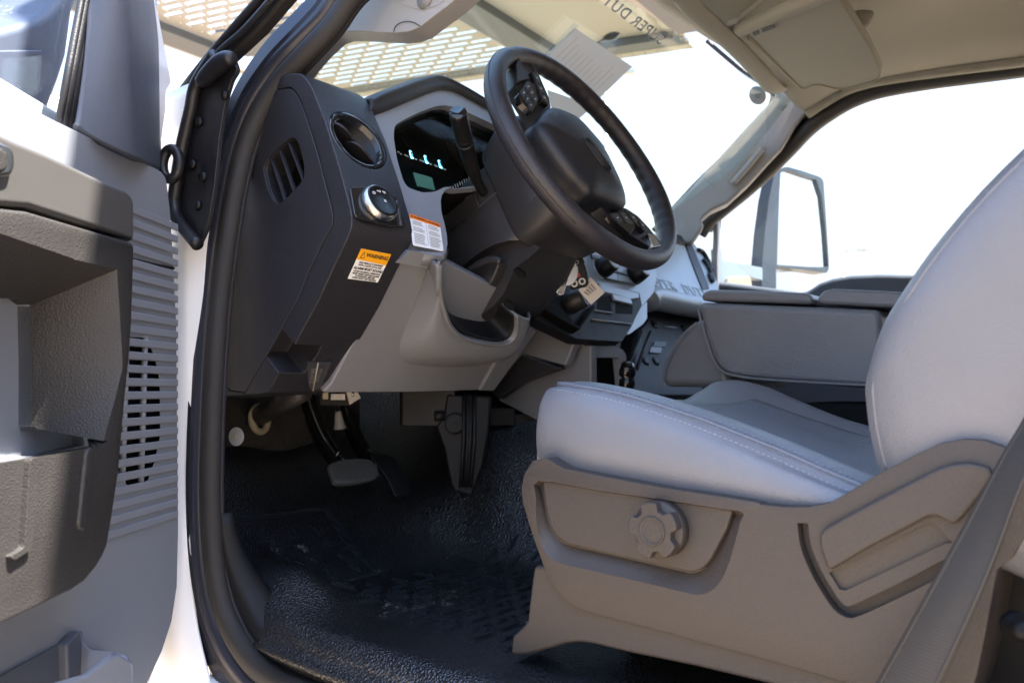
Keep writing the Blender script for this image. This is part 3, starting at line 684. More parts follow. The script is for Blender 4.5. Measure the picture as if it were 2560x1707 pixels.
vcut = prism_me([p+Vector((-.03,0,0)) for p in vent_o], Vector((.075,0,0)))
# face pockets: round vent and switch
vfr = frame_of(at('G', 915, 483, pl=PU), PU[1], Vector((1,0,0)))
rtop = at('G', 905, 250, pl=PU)-vfr[0]; RV = .0445
vface = prism_me([p for p in ellip(vfr, RV, RV, 40, .02)], -PU[1]*.06)
xr = at('B', 1030, 790, pl=PU).x
rel = mix(('H',[(590,582),(785,585),(770,640),(672,800),(450,800)]))(pl=PL, off=.03)
relc = prism_me(rel, -PL[1]*.09)
prism('end_cap', prof, Vector((xr-XC,0,0)), M['charweave'], da, .0065, 4, cuts=[bm_cut, vcut, vface, relc])
sp_o = prism('side_cover', sidep, Vector((.0035,0,0)), M['char'], da, .0012, 2, cuts=[vcut])
prism('vent_well', [p+Vector((.044,0,0)) for p in vent_o], Vector((.003,0,0)), M['void'], da)
for a_, b_ in (((435,472),(540,752)),((370,522),(478,832)),((315,588),(414,888))):
    p, q = at('G', *a_, X=XC+.004), at('G', *b_, X=XC+.004)
    d = (q-p).normalized(); s = Vector((1,0,0)).cross(d)
    prism('side_vent_slat', [p+s*.0017, q+s*.0017, q-s*.0017, p-s*.0017], Vector((.006,0,0)), M['char'], da, .001)
# round vent
vt = lathe('round_vent', vfr, [(RV-.009,-.03),(RV-.010,.001),(RV-.006,.004),(RV-.001,.0035),(RV+.001,0),(RV+.001,-.03)], M['gloss'], da, 48)
lathe('vent_bowl', vfr, [(0,-.034),(RV-.012,-.030),(RV-.0095,-.002),(RV-.008,-.002),(RV-.008,-.036),(0,-.036)], M['black'], vt, 40)
for cx, cy, ra_, rb_ in ((-.011,.013,.024,.017),(.009,-.013,.026,.017)):
    vx = (vfr[1]*.82+vfr[2]*-.40+vfr[3]*-.35).normalized(); vn = (vfr[1]*-.15+vfr[2]*.72+vfr[3]*.55); vn = (vn-vx*vn.dot(vx)).normalized()
    vf = (lp(vfr, cx, cy, -.008), vx, vn.cross(vx), vn)
    bev(prism('vent_vane', ellip(vf, ra_, rb_, 30, 0, 2.6), -vn*.003, M['char'], vt, 0), .001, 2)
for k in range(4):
    t = math.radians(25+90*k); f2 = (lp(vfr, (RV-.005)*math.cos(t), (RV-.005)*math.sin(t), .004), vfr[1]*math.cos(t+1.57)+vfr[2]*math.sin(t+1.57), vfr[1]*-math.cos(t)-vfr[2]*math.sin(t), vfr[3])
    box('vent_notch', f2, .008, .004, .002, M['black'], vt, .0005)
# headlight switch
bz = rnd(ats('G', [(866,790),(1010,786),(1110,815),(1180,862),(1247,1058),(1130,1060),(960,1018),(900,985)], pl=PU, off=.004), .003, 3)
sw = prism('headlight_switch', bz, -PU[1]*.004, M['gloss'], da, .0015)
kfr = frame_of(at('G', 1062, 912, pl=PU, off=.005), PU[1], Vector((1,0,0)))
kx = .0245
lathe('switch_knob', kfr, [(kx*1.04,-.002),(kx*1.06,.002),(kx*1.03,.005),(kx*.95,.0088),(kx*.90,.0092)], M['chrome'], sw, 48)
lathe('knob_face', kfr, [(kx*.91,.004),(kx*.90,.0098),(kx*.80,.0106),(kx*.78,.0098),(0,.0098)], M['black'], sw, 48)
xd, yd = kfr[1], kfr[2]
text('switch_legend', 'O', lp(kfr, -.012, .008, .0101), xd, yd, .006, M['whiteink'], sw)
text('switch_legend', '=O  \u00B0D', lp(kfr, .001, .0125, .0101), xd, yd, .0045, M['whiteink'], sw)
text('switch_legend', '\u00A4', lp(kfr, .003, -.001, .0101), xd, yd, .007, M['whiteink'], sw)
text('switch_legend', 'S', at('G', 935, 895, pl=PU, off=.0024), xd, yd, .0075, M['whiteink'], sw)
text('switch_legend', '\u00B7', at('G', 925, 945, pl=PU, off=.0024), xd, yd, .0075, M['whiteink'], sw)
text('switch_legend', 'E', at('G', 1178, 950, pl=PU, off=.0024), xd, yd, .006, M['greyink'], sw)
prism('switch_edge', rnd(ats('G', [(1183,880),(1196,885),(1232,1050),(1215,1050)], pl=PU, off=.006), .002, 2), -PU[1]*.004, M['metal'], sw, .001)
# grey cluster bezel with the gauge opening
PB = (PU[0]-PU[1]*.004, PU[1])
bo = ats('I', [(-40,330),(0,308),(130,258),(290,190),(430,140),(500,136),(570,152),(700,215),(905,325),(1150,455),(1150,820),(880,860),(570,884),(530,872),(490,893),(466,930),(458,975),(465,1060),(486,1140),(505,1230),(509,1300),(495,1360),(465,1392),(330,1368),(230,1346)], pl=PB)+[at('I', 192, 1337, X=xr-.003), at('I', 150, 1200, X=xr-.006)]
op = rnd(ats('I', [(118,400),(150,375),(205,345),(300,300),(420,255),(500,246),(580,270),(890,412),(1120,530),(1120,800),(800,845),(560,880),(525,866),(485,868),(460,880),(430,890),(340,870),(240,838),(205,790),(150,640),(115,480)], pl=PB), .006, 2)
opc = prism_me([p+PB[1]*.03 for p in op], -PB[1]*.09)
prism('gauge_bezel', bo, -PB[1]*.03, M['grey'], da, .007, 4, cuts=[opc])
# lower lip of the bezel folding under
lipa = [at('I', 190, 1335, X=xr+.001)]+ats('I', [(330,1362),(465,1388),(505,1330)], pl=PB, off=-.002)
lipb = [at('I', x, y, pl=PL, off=o_) for x, y, o_ in ((160,1425,.001),(300,1445,.004),(425,1462,.006),(490,1395,.012))]
solid(link('bezel_lip', strips([lipa, lipb]), M['grey'], da), .006, 0)
# cluster housing: wall, floor, needles, ticks, display
ho_ = [p-PB[1]*.012 for p in op]; hb2 = [p-PB[1]*.075 for p in op]
n_ = len(op)
hm = raw(ho_+hb2, [[i, (i+1)%n_, n_+(i+1)%n_, n_+i] for i in range(n_)]+[list(range(n_, 2*n_))])
cl = link('gauge_housing', hm, M['void'], da); solid(cl, .004, 1)
PG = (PB[0]-PB[1]*.055, PB[1])
prism('gauge_lens', ats('I', [(90,380),(500,240),(1120,530),(1120,850),(430,900),(190,840)], pl=PB, off=-.020), -PB[1]*.001, M['clus'], cl)
gx = (at('I', 480, 735, pl=PG)-at('I', 150, 610, pl=PG)).normalized(); gy = PG[1].cross(gx)
if gy.z < 0: gy = -gy
for x, y in ((233,625),(345,662),(450,698)):
    p = at('I', x, y, pl=PG, off=.004); fr = (p, gx, gy, PG[1]); dn = (at('I', x+8, y+26, pl=PG, off=.004)-at('I', x-6, y-28, pl=PG, off=.004))
    d = dn.normalized(); s = d.cross(PG[1]); L_ = dn.length/2
    nd = prism('gauge_needle', [p+d*L_+s*.0021, p-d*L_+s*.0017, p-d*L_-s*.0017, p+d*L_-s*.0021], PG[1]*.0012, M['blueglow'], cl)
    prism('needle_slot', [p+d*L_*.7+s*.0011, p-d*L_*.7+s*.001, p-d*L_*.7-s*.001, p+d*L_*.7-s*.0011], PG[1]*.0018, M['black'], nd)
ticks = []
for x, y in ((138,605),(157,620),(190,628),(205,635),(250,652),(272,660),(305,668),(325,676),(366,688),(382,697),(415,705),(428,712),(472,728),(490,736)):
    p = at('I', x, y, pl=PG, off=.003); ticks.append(prism_me(ellip((p, gx, gy, PG[1]), .0022, .0015, 6), PG[1]*.0004))
for k in range(9):
    p = at('I', 530+k*17+4, 878-k*9+(k%2)*4, pl=PG, off=.012); ticks.append(prism_me(ellip((p, gx, gy, PG[1]), .0008, .004, 6), PG[1]*.0004))
link('gauge_marks', join(ticks), M['whiteink'], cl, False)
prism('gauge_display', ats('I', [(255,757),(392,797),(416,888),(285,855)], pl=PG, off=.012), -PG[1]*.002, M['lcd'], cl)
for (x, y, r) in ((330,520,.05),(700,620,.062)):
    fr = frame_of(at('I', x, y, pl=PG, off=.0005), PG[1], Vector((1,0,0)))
    lathe('gauge_ring', fr, [(r,0),(r,.002),(r*.97,.002),(r*.96,0)], M['void'], cl, 40)
# hood over the cluster
lip = ats('I', [(-75,300),(0,300),(130,250),(290,182),(430,130),(500,126),(575,142),(700,205),(905,318),(1150,450)], pl=PB, off=.004)
rid = [at('I', x, y, Y=lip[i].y+.004) for i, (x, y) in enumerate([(-60,205),(40,150),(160,105),(290,55),(400,26),(455,28),(560,72),(700,150),(880,262),(1120,400)])]
r3 = [Vector((p.x, p.y+.06, p.z-.002)) for p in rid]; r4 = [Vector((p.x, p.y+.22, p.z-.06)) for p in rid]
lip0 = [p-PB[1]*.02-Vector((0,0,.002)) for p in lip]
patch('gauge_hood', [lip0, lip, [lerp(a, b, .5)-PB[1]*-.003 for a, b in zip(lip, rid)], rid, r3, r4], M['char'], da, 4, 4, .006)
# main top and body behind
top = [Vector((xr-.01,y,z)) for y, z in ((1.0,.34),(1.16,.36),(1.24,.35),(1.28,.30),(1.28,.05),(1.06,.02),(1.0,.10))]
prism('dash_core', top, Vector((1.24,0,0)), M['char'], da, .01)
# knee panel
PK = (PL[0]-PL[1]*.005, PL[1])
kp = ats('V', [(930,560),(1025,600),(1120,650),(1215,690),(1215,742),(1195,772),(1120,878),(1108,897),(950,902),(740,903),(760,880)], pl=PK)
prism('knee_panel', kp, -PK[1]*.02, M['greylow'], da, .004, 3)
b0 = ats('V', [(985,590),(962,660),(930,735),(911,790),(914,820),(935,836),(995,843),(1090,840),(1160,820),(1200,770),(1215,710)], pl=PK, off=-.004)
r0 = ats('V', [(1003,600),(1008,670),(1016,710),(1026,742),(1045,768),(1072,783),(1112,790),(1150,792),(1175,783),(1188,760),(1191,725)], pl=PK, off=.040)
r1 = [p+PK[1]*.003+(sum(r0, Vector())/len(r0)-p).normalized()*.004 for p in r0]
cc = sum(r0, Vector())/len(r0)+Vector((0,0,.03))
i1 = [lerp(p, cc, .15)-PK[1]*.03 for p in r0]; i2 = [lerp(p, cc, .4)-PK[1]*.075 for p in r0]
mid = [lerp(a, b, .5)+PK[1]*.016 for a, b in zip(b0, r0)]; mid2 = [lerp(a, b, .85)+PK[1]*.008 for a, b in zip(b0, r0)]
cp_ = patch('column_pocket', [b0, mid, mid2, r0, r1, i1], M['greylow'], da, 5, 4, .004)
in_ = [[p+(cc-p).normalized()*.005-PK[1]*.004 for p in r] for r in (r1, i1, i2)]
patch('pocket_shade', in_, M['under'], cp_, 5, 4, .002)  # dark sheet added inside the pocket, its shade put into the colour
prism('panel_edge', ats('V', [(1188,748),(1212,735),(1235,760),(1135,899),(1100,899)], pl=PK, off=.006), -PK[1]*.02, M['greylow'], da, .004)
# centre stack
PC = (at('L', 620, 420, X=1.31), PU[1]); 
def pc(off=0): return dict(pl=PC, off=off)
prism('stack_face', ats('L', [(150,60),(900,60),(1060,200),(1130,480),(1098,640),(992,765),(1038,720),(1038,880),(1000,935),(870,1030),(500,980),(100,600)], **pc()), -PC[1]*.03, M['greylit'], da, .004)
ra = prism('radio', rnd(ats('L', [(505,245),(900,330),(955,560),(925,570),(600,510),(560,440)], **pc(.004)), .004), -PC[1]*.006, M['greylit'], da, .002)
for quad in ([(518,270),(588,285),(592,305),(525,292)], [(530,312),(598,325),(600,336),(535,324)], [(606,288),(668,300),(672,318),(610,305)], [(612,328),(674,340),(676,350),(616,340)], [(690,270),(880,318),(895,400),(700,345)], [(672,376),(740,393),(752,440),(690,428)], [(748,396),(815,412),(826,460),(760,445)], [(682,450),(756,462),(768,525),(640,505)], [(764,466),(838,482),(850,540),(776,528)]):
    prism('radio_key', rnd(ats('L', quad, **pc(.006)), .0015, 2), -PC[1]*.003, M['greylit'], ra, .0008)
for pth in ([(500,240),(520,315),(905,405)], [(665,255),(690,345)], [(690,445),(850,480)], [(640,508),(925,566)], [(890,380),(910,410)]):
    tube('radio_gap', ats('L', pth, **pc(.005)), .0018, M['ink'], ra, 6)
for x, y in ((612,420),(908,485)):
    fr = frame_of(at('L', x, y, **pc(.004)), PC[1], Vector((1,0,0)))
    k_ = lathe('radio_knob', fr, [(.021,0),(.0205,.012),(.018,.028),(.016,.030)], M['black'], ra, 28)
    lathe('knob_cap', fr, [(.0155,.028),(.0155,.0305),(.012,.031),(0,.031)], M['greylit'], k_, 24)
ls = prism('lower_stack', rnd(ats('L', [(-20,880),(90,800),(230,500),(330,560),(585,556),(965,640),(990,760),(940,850),(890,960),(800,1097),(600,1085),(375,1070)], **pc(.006)), .004), -PC[1]*.02, M['under'], da, .003)
for quad in ([(578,668),(700,668),(705,815),(572,800)], [(745,715),(905,760),(900,840),(745,830)]):
    prism('stack_bin', rnd(ats('L', quad, **pc(.0065)), .003), -PC[1]*.01, M['void'], ls)
prism('stack_shelf', ats('L', [(600,555),(960,640),(965,690),(890,700),(600,620)], **pc(.010)), -PC[1]*.006, M['greylit'], ls, .002)
prism('stack_tray', ats('L', [(715,650),(885,690),(905,750),(735,708)], **pc(.012)), -PC[1]*.006, M['greylit'], ls, .002)
for pth in ([(525,890),(890,935)], [(555,808),(715,832)]):
    tube('stack_line', ats('L', pth, **pc(.008)), .002, M['grey'], ls, 6)
wd_ = ats('L', [(90,640),(210,650),(410,970),(560,760),(560,700),(215,660)], **pc(.012))
prism('socket_pocket', ats('L', [(85,800),(200,660),(225,760),(400,955),(545,745),(555,775),(410,985),(215,880)], **pc(.02)), -PC[1]*.015, M['void'], ls, .002)
fr = frame_of(at('L', 330, 735, **pc(.01)), (PC[1]+Vector((.3,0,0))).normalized(), Vector((1,0,0)))
pk = lathe('power_socket', fr, [(.020,-.03),(.0195,.022),(.017,.026),(.014,.0255),(.013,.024),(0,.024)], M['brown'], ls, 28)
text('socket_mark', 'E', lp(fr, .001, 0, .0245), fr[1], fr[2], .014, M['greyink'], pk)
# stack side panels running down to the floor
def vp(pts, X=None, **k): return ats('J', pts, X=X, **k)
prism('stack_side', mix(('J',[(820,880),(1180,1060),(1090,1290),(730,1200),(505,1500),(430,1480)]))(X=1.13), Vector((.02,0,0)), M['greylow'], da, .004)
prism('stack_side', mix(('J',[(730,1195),(1060,1310),(740,1420),(540,1560),(480,1500)]))(X=1.12), Vector((.02,0,0)), M['brown'], da, .004)
prism('stack_side', mix(('J',[(1060,1312),(1130,1200),(1215,1112),(1300,1120),(1300,1800),(900,1760),(530,1568),(740,1425)]))(X=1.17), Vector((.02,0,0)), M['greylow'], da, .004)
prism('stack_side', mix(('J',[(800,870),(1200,1050),(1500,1085),(1500,1150),(1200,1120),(1060,1320)]))(X=1.30), Vector((.02,0,0)), M['greylow'], da, .004)
PO = (at('J', 1300, 1300, X=1.19), Vector((-.12,-.99,0)).normalized())
cbo = rnd(ats('J', [(1215,1110),(1240,1100),(1430,1104),(1560,1155),(1590,1200),(1590,1600),(1285,1600),(1285,1210)], pl=PO), .01)
cbh = prism_me([p-PO[1]*-.03 for p in rnd(ats('J', [(1310,1222),(1530,1222),(1550,1450),(1550,1560),(1318,1560)], pl=PO), .004)], -PO[1]*.07)
prism('cubby_face', cbo, -PO[1]*.03, M['grey'], da, .006, 3, cuts=[cbh])
prism('cubby_shade', ats('J', [(1300,1212),(1560,1212),(1575,1600),(1300,1600)], pl=PO, off=-.016), -PO[1]*.004, M['void'], da)  # black sheet puts the shade inside the cubby into colour
# passenger half
PD = (at('L', 1300, 620, X=1.66), Vector((0,-.84,.54)).normalized())
pdf = mix(('L',[(950,70),(1200,80),(1310,108),(1420,140),(1480,175),(1530,225),(1600,330),(1670,470),(1717,580),(1717,800),(1500,760),(1080,668),(1000,640),(1080,560)]))(pl=PD)
prism('passenger_face', pdf, -PD[1]*.05, M['greylit'], da, .01, 4)
lipr = ats('L', [(1040,720),(1090,690),(1300,735),(1500,775),(1717,825)], pl=PD, off=-.008)
tube('dash_roll', spl(lipr, 4), .026, M['greylit'], da, 16, up=PD[1])
prism('dash_band', ats('L', [(1395,190),(1425,145),(1465,210),(1545,400),(1620,600),(1558,612),(1500,470)], pl=PD, off=.003), -PD[1]*.004, M['black'], da, .001)
prism('dash_brow', ats('L', [(1290,90),(1330,95),(1425,145),(1390,185),(1310,165)], pl=PD, off=.006), -PD[1]*.01, M['char'], da, .003)
for pth in ([(1515,240),(1560,265),(1610,350),(1640,440)], [(1560,330),(1620,420),(1650,520)], [(1620,470),(1640,530),(1655,520)]):
    tube('end_vent_slot', spl(ats('L', pth, pl=PD, off=.004), 4), .006, M['black'], da, 8)
e0_, e1_ = at('L', 1095, 540, pl=PD, off=.0005), at('L', 1540, 645, pl=PD, off=.0005)
xd_ = (e1_-e0_).normalized(); yd_ = PD[1].cross(xd_)
if yd_.z < 0: yd_ = -yd_
em = text('embossed_lettering', 'SUPER  DUTY', (e0_+e1_)/2, xd_, yd_, .040, M['greylit'], da, extrude=.0012, sp=1.25)
gb = prism('glove_box', ats('L', [(1045,752),(1505,838),(1560,960),(1560,1600),(870,1600),(960,1000),(1040,900)], pl=PD, off=-.05), -PD[1]*.02, M['char'], da, .004)
tube('glove_box_edge', ats('L', [(1045,750),(1505,838)], pl=PD, off=-.042), .004, M['grey'], gb, 8)
prism('glove_box_handle', ats('L', [(1120,1100),(1230,1105),(1180,1150),(1165,1205),(1060,1195),(1075,1150)], pl=PD, off=-.046), -PD[1]*.004, M['grey'], gb, .001)
prism('handle_recess', ats('L', [(1110,1095),(1225,1100),(1200,1145),(1095,1140)], pl=PD, off=-.0445), -PD[1]*.003, M['black'], gb)
tube('glove_box_edge', ats('L', [(1190,958),(1305,970)], pl=PD, off=-.048), .003, M['grey'], gb, 8)
for x, y in ((1105,938),(1380,978),(1020,1275),(1118,1278)):
    lathe('glove_box_stop', frame_of(at('L', x, y, pl=PD, off=-.049), PD[1], Vector((1,0,0))), [(0,.002),(.010,.002),(.011,0)], M['black'], gb, 14)
for x0, x1 in ((930,860),(1010,940)):
    tube('glove_box_rib', ats('L', [(x0+60,1010),(x1,1350)], pl=PD, off=-.049), .004, M['char'], gb, 8)
# warning labels stuck on the dashboard
l1 = thing('warning_label', 'amber and white WARNING alarm label on the charcoal dash end face', 'warning label', at('G', 1000, 1330, pl=PL), 'warning labels on the dashboard')
q = ats('G', [(945,1215),(1150,1255),(1057,1447),(852,1421)], pl=PL, off=.0012)
q0 = ats('G', [(945,1215),(1150,1255),(1113,1331),(910,1287)], pl=PL, off=.0015)
prism('label_sheet', q, -PL[1]*.0006, M['sticker'], l1); prism('label_band', q0, -PL[1]*.0004, M['yellow'], l1)
def qd(q, u, v): return lerp(lerp(q[0], q[1], u), lerp(q[3], q[2], u), v)
lx = (q[1]-q[0]).normalized(); ly = PL[1].cross(lx)
if ly.dot(q[0]-q[3]) < 0: ly = -ly
ly = ly.normalized(); Wd, Ht = (q[1]-q[0]).length, (q[0]-q[3]).length
def lt(s, u, v, size, bold=.02, **k): return text_me(s, qd(q, u, v)+PL[1]*.0006, lx, ly, size, extrude=.0001, bold=bold, **k)
tri = [qd(q, .06, .28), qd(q, .13, .06), qd(q, .21, .28)]
link('label_triangle', prism_me([p+PL[1]*.0005 for p in tri], PL[1]*.0003), M['ink'], l1, False)
t2 = [lerp(p, sum(tri, Vector())/3, .28) for p in tri]; prism('triangle_fill', [p+PL[1]*.0009 for p in t2], PL[1]*.0002, M['yellow'], l1)
link('label_text', join([lt('WARNING', .595, .16, Wd*.150, .03), lt('!', .133, .22, Wd*.10, .01), lt('THIS VEHICLE IS EQUIPPED', .5, .43, Wd*.067), lt('WITH A BACK-UP ALARM', .5, .51, Wd*.067), lt('ALARM MUST SOUND', .5, .62, Wd*.098, .03), lt('WHEN BACKING. OPERATOR', .5, .725, Wd*.067), lt('MUST MAKE CERTAIN ALARM', .5, .80, Wd*.067), lt('IS WORKING BEFORE', .5, .875, Wd*.067), lt('OPERATING THIS VEHICLE.', .5, .945, Wd*.067)]), M['ink'], l1, False)
l2 = thing('warning_label', 'white two column label with orange heading on the grey gauge bezel', 'warning label', at('I', 350, 1210, pl=PB), 'warning labels on the dashboard')
q = ats('I', [(222,1068),(452,1146),(480,1352),(250,1306)], pl=PB, off=.0012)
prism('label_sheet', rnd(q, .003), -PB[1]*.0006, M['sticker'], l2)
ob = [qd(q, 0, 0), qd(q, 1, 0), qd(q, 1, .14), qd(q, 0, .14)]
prism('label_band', [p+PB[1]*.0004 for p in ob], -PB[1]*.0004, M['orange'], l2)
lx = (q[1]-q[0]).normalized(); ly = PB[1].cross(lx)
if ly.dot(q[0]-q[3]) < 0: ly = -ly
W2 = (q[1]-q[0]).length
def lt2(s, u, v, size, bold=.01, **k): return text_me(s, qd(q, u, v)+PB[1]*.0007, lx, ly, size, extrude=.0001, bold=bold, **k)
link('label_text', join([lt2('\u25B2 WARNING', .26, .07, W2*.075, .02), lt2('\u25B2 ADVERTENCIA', .74, .08, W2*.06, .02)]), M['ink'], l2, False)
ln = []
for k in range(15):
    v_ = .20+k*.05
    if k in (3, 7): continue
    for u0, u1 in ((.06,.44),(.56,.95)):
        u1 = u1-random.random()*.1; a_, b_, c_, d_ = qd(q,u0,v_), qd(q,u1,v_), qd(q,u1,v_+.018), qd(q,u0,v_+.018)
        ln.append(prism_me([p+PB[1]*.0007 for p in (a_,b_,c_,d_)], PB[1]*.0001))
a_, b_, c_, d_ = qd(q,.495,.16), qd(q,.503,.16), qd(q,.503,.9), qd(q,.495,.9); ln.append(prism_me([p+PB[1]*.0007 for p in (a_,b_,c_,d_)], PB[1]*.0001))
link('label_lines', join(ln), M['greyink'], l2, False)
# ------------------------------------------------------------------ steering column
WT = math.radians(27.5); WC = Vector((.963,.677,.341))+CR*.0105+CU*.0065; WN = Vector((0,-math.cos(WT), math.sin(WT)))
E1 = Vector((1,0,0)); E2 = WN.cross(E1); CA = -WN
sc_ = thing('steering_column', 'dark brown steering column cover with stalk and tilt lever opening', 'steering column', WC+CA*.25)
def csec(s, hw, up, dn, r=.03, n=6, dx=0):
    o = WC+CA*s; pts = [o+E1*(sx*hw+dx)+E2*z for sx, z in ((-1,-dn),(1,-dn),(1,up),(-1,up))]
    return rnd(pts, [r*1.2, r*1.2, r, r], n)
secs = [csec(.105,.070,.055,.075), csec(.115,.082,.062,.092), csec(.16,.088,.064,.115), csec(.22,.088,.056,.135), csec(.30,.086,.045,.150), csec(.36,.084,.04,.155), csec(.42,.07,.03,.13)]
me = loft_me(secs)
hole = ats('J', [(130,590),(165,515),(270,420),(400,330),(490,285),(580,255),(680,245),(778,298),(680,390),(570,470),(520,580),(480,680),(390,785),(300,850),(160,940),(100,880),(70,780)], X=.873)
hcut = taper_me([p+Vector((-.03,0,0)) for p in hole], [p+Vector((.035,0,0)) for p in hole])
me = boolcut(me, [hcut])
o = link('lower_shroud', me, M['brown'], sc_); bev(o, .004, 3, 30)
prism('lever_well', [p+Vector((.03,0,0)) for p in hole], Vector((.004,0,0)), M['brown'], sc_)
prism('well_cover', ats('J', [(285,535),(430,445),(560,430),(500,580),(440,660)], X=.885), Vector((.02,0,0)), M['brown'], sc_, .004)
tube('tilt_lever', spl(ats('J', [(300,520),(380,460),(460,425),(520,425),(560,440)], X=.872), 5), .0055, M['brown'], sc_, 12)
prism('lever_bracket', rnd(ats('J', [(180,560),(200,590),(185,640),(130,690),(150,620)], X=.875), .002), Vector((.004,0,0)), M['metal'], sc_, .001)
prism('lever_block', ats('J', [(85,770),(200,640),(290,820),(130,890),(95,860)], X=.880), Vector((.02,0,0)), M['black'], sc_, .003)
prism('lever_foot', ats('J', [(120,890),(260,790),(300,850),(160,940)], X=.874), Vector((.02,0,0)), M['brown'], sc_, .004)
for x, y in ((715,530),(630,795)):
    fr = frame_of(at('J', x, y, X=.874), Vector((-.9,-.3,-.3)).normalized(), Vector((0,.5,.5)))
    prism('screw_hole', ellip(fr, .010, .005, 20, .002), -fr[3]*.006, M['void'], sc_)
# seam between the shroud halves
tube('shroud_seam', ats('I', [(505,1220),(690,1065),(880,905)], X=.8745), .0009, M['ink'], sc_, 6)
tube('shroud_seam', ats('I', [(700,890),(745,1015)], X=.8745), .0009, M['ink'], sc_, 6)
secs = [csec(.02,.085,.075,.085,.03), csec(.04,.098,.088,.100,.035), csec(.075,.100,.088,.105,.035), csec(.115,.090,.078,.098,.03), csec(.122,.080,.07,.09,.03)]
hbk = link('hub_shroud', loft_me(secs), M['brown'], sc_); bev(hbk, .004, 3, 30)
# stalk
st_ = [at('I', 588, 312, X=.765), at('I', 612, 420, X=.785), at('I', 637, 520, X=.803), at('I', 668, 630, X=.825), at('I', 697, 725, X=.842), at('I', 730, 820, X=.860), at('I', 775, 900, X=.880), at('I', 800, 935, X=.90)]
pp = spl(st_, 6); nn = len(pp)
scl = [interp([0,.28,.3,.55,.75,1], [1.0,1.02,.93,.86,.62,.56], i/(nn-1)) for i in range(nn)]
tube('turn_signal_stalk', pp, .0122, M['black'], sc_, 20, scale=scl)
d = (pp[0]-pp[2]).normalized(); fr = frame_of(pp[0], d, Vector((1,0,0)))
lathe('stalk_cap', fr, [(.0122,-.001),(.0122,.001),(.011,.0028),(0,.003)], M['gloss'], sc_, 24)
for t in (.27, .31):
    i = int(t*nn); dd = (pp[i+1]-pp[i]).normalized(); fr = frame_of(pp[i], dd, Vector((1,0,0)))
    lathe('stalk_ring', fr, [(.0118,-.0008),(.0128,0),(.0118,.0008)], M['gloss'], sc_, 24)
i = nn-6; dd = (pp[i]-pp[i+2]).normalized(); fr = frame_of(pp[i+2], dd, Vector((1,0,0)))
lathe('stalk_collar', fr, [(.0125,-.006),(.0115,.004),(.008,.008)], M['brown'], sc_, 24)
# ------------------------------------------------------------------ steering wheel, turned about sixty degrees
sw_ = thing('steering_wheel', 'dark leather steering wheel turned part way, with button spokes', 'steering wheel', WC)
ro = math.radians(-60); LX = E1*math.cos(ro)+E2*math.sin(ro); LY = WN.cross(LX); WF = (WC, LX, LY, WN)
rp = []; scl = []
for i in range(160):
    t = 2*math.pi*i/160; a_ = t
    rp.append(lp(WF, .1835*math.cos(t), .1835*math.sin(t), 0))
rim_r = .0151
v = []; f = []; K = 22
for i, p in enumerate(rp):
    t = 2*math.pi*i/160; ang = math.degrees(t)
    rad = (lp(WF, math.cos(t), math.sin(t), 0)-WC)
    bump = 1 if (15 < ang < 165) else 0
    for k in range(K):
        u = 2*math.pi*k/K; cu_, su_ = math.cos(u), math.sin(u)
        r = rim_r*(1+.07*math.sin(t*2)**2)
        if bump and cu_ < .0: r *= 1+.065*math.sin(t*46)*sst(15,28,ang)*sst(165,152,ang)*(-cu_)
        v.append(p+rad*(cu_*r*.92)+WN*(su_*r*1.04))
for i in range(160):
    for k in range(K): f.append([i*K+k, i*K+(k+1)%K, ((i+1)%160)*K+(k+1)%K, ((i+1)%160)*K+k])
link('rim', raw(v, f), M['wheel'], sw_)
tube('rim_seam', [lp(WF, .1979*math.cos(math.radians(a_)), .1979*math.sin(math.radians(a_)), .003) for a_ in range(175, 290, 3)], .0005, M['ink'], sw_, 6)
# airbag cover: domed, shield-shaped
def wp(x, y, h=0):                      # a sight line met with the wheel's own plane, in wheel coordinates
    p = at('K', x, y, pl=(WC, WN), off=h)-WC
    return p.dot(LX), p.dot(LY)
padp = [wp(x, y, .016) for x, y in ((362,600),(372,550),(400,505),(445,476),(520,498),(600,545),(690,640),(770,740),(840,880),(890,990),(917,1075),(918,1108),(895,1115),(850,1100),(780,1068),(700,1035),(640,975),(560,890),(450,740))]
padc = (sum(p[0] for p in padp)/len(padp), sum(p[1] for p in padp)/len(padp))
padq = spl([Vector((a, b, 0)) for a, b in padp], 3, True)
def pad(sc, h): return [lp(WF, padc[0]+(p.x-padc[0])*sc, padc[1]+(p.y-padc[1])*sc, h) for p in padq]
secs = [pad(.90,-.028), pad(.97,-.02), pad(1.0,-.004), pad(1.0,.012), pad(.965,.019), pad(.88,.0245), pad(.7,.030), pad(.45,.034), pad(.2,.0355), pad(.05,.036)]
link('airbag_cover', loft_me(secs), M['hub'], sw_)
ec = (padc[0]+.004, padc[1]+.004)
tube('emblem_ring', [lp((lp(WF,ec[0],ec[1],.0352),LX,LY,WN), .030*math.cos(a_), .013*math.sin(a_), 0) for a_ in [2*math.pi*k/40 for k in range(40)]], .0012, M['gloss'], sw_, 8, True)
def wpoly(pts, h): return [at('K', x, y, pl=(WC, WN), off=h) for x, y in pts]
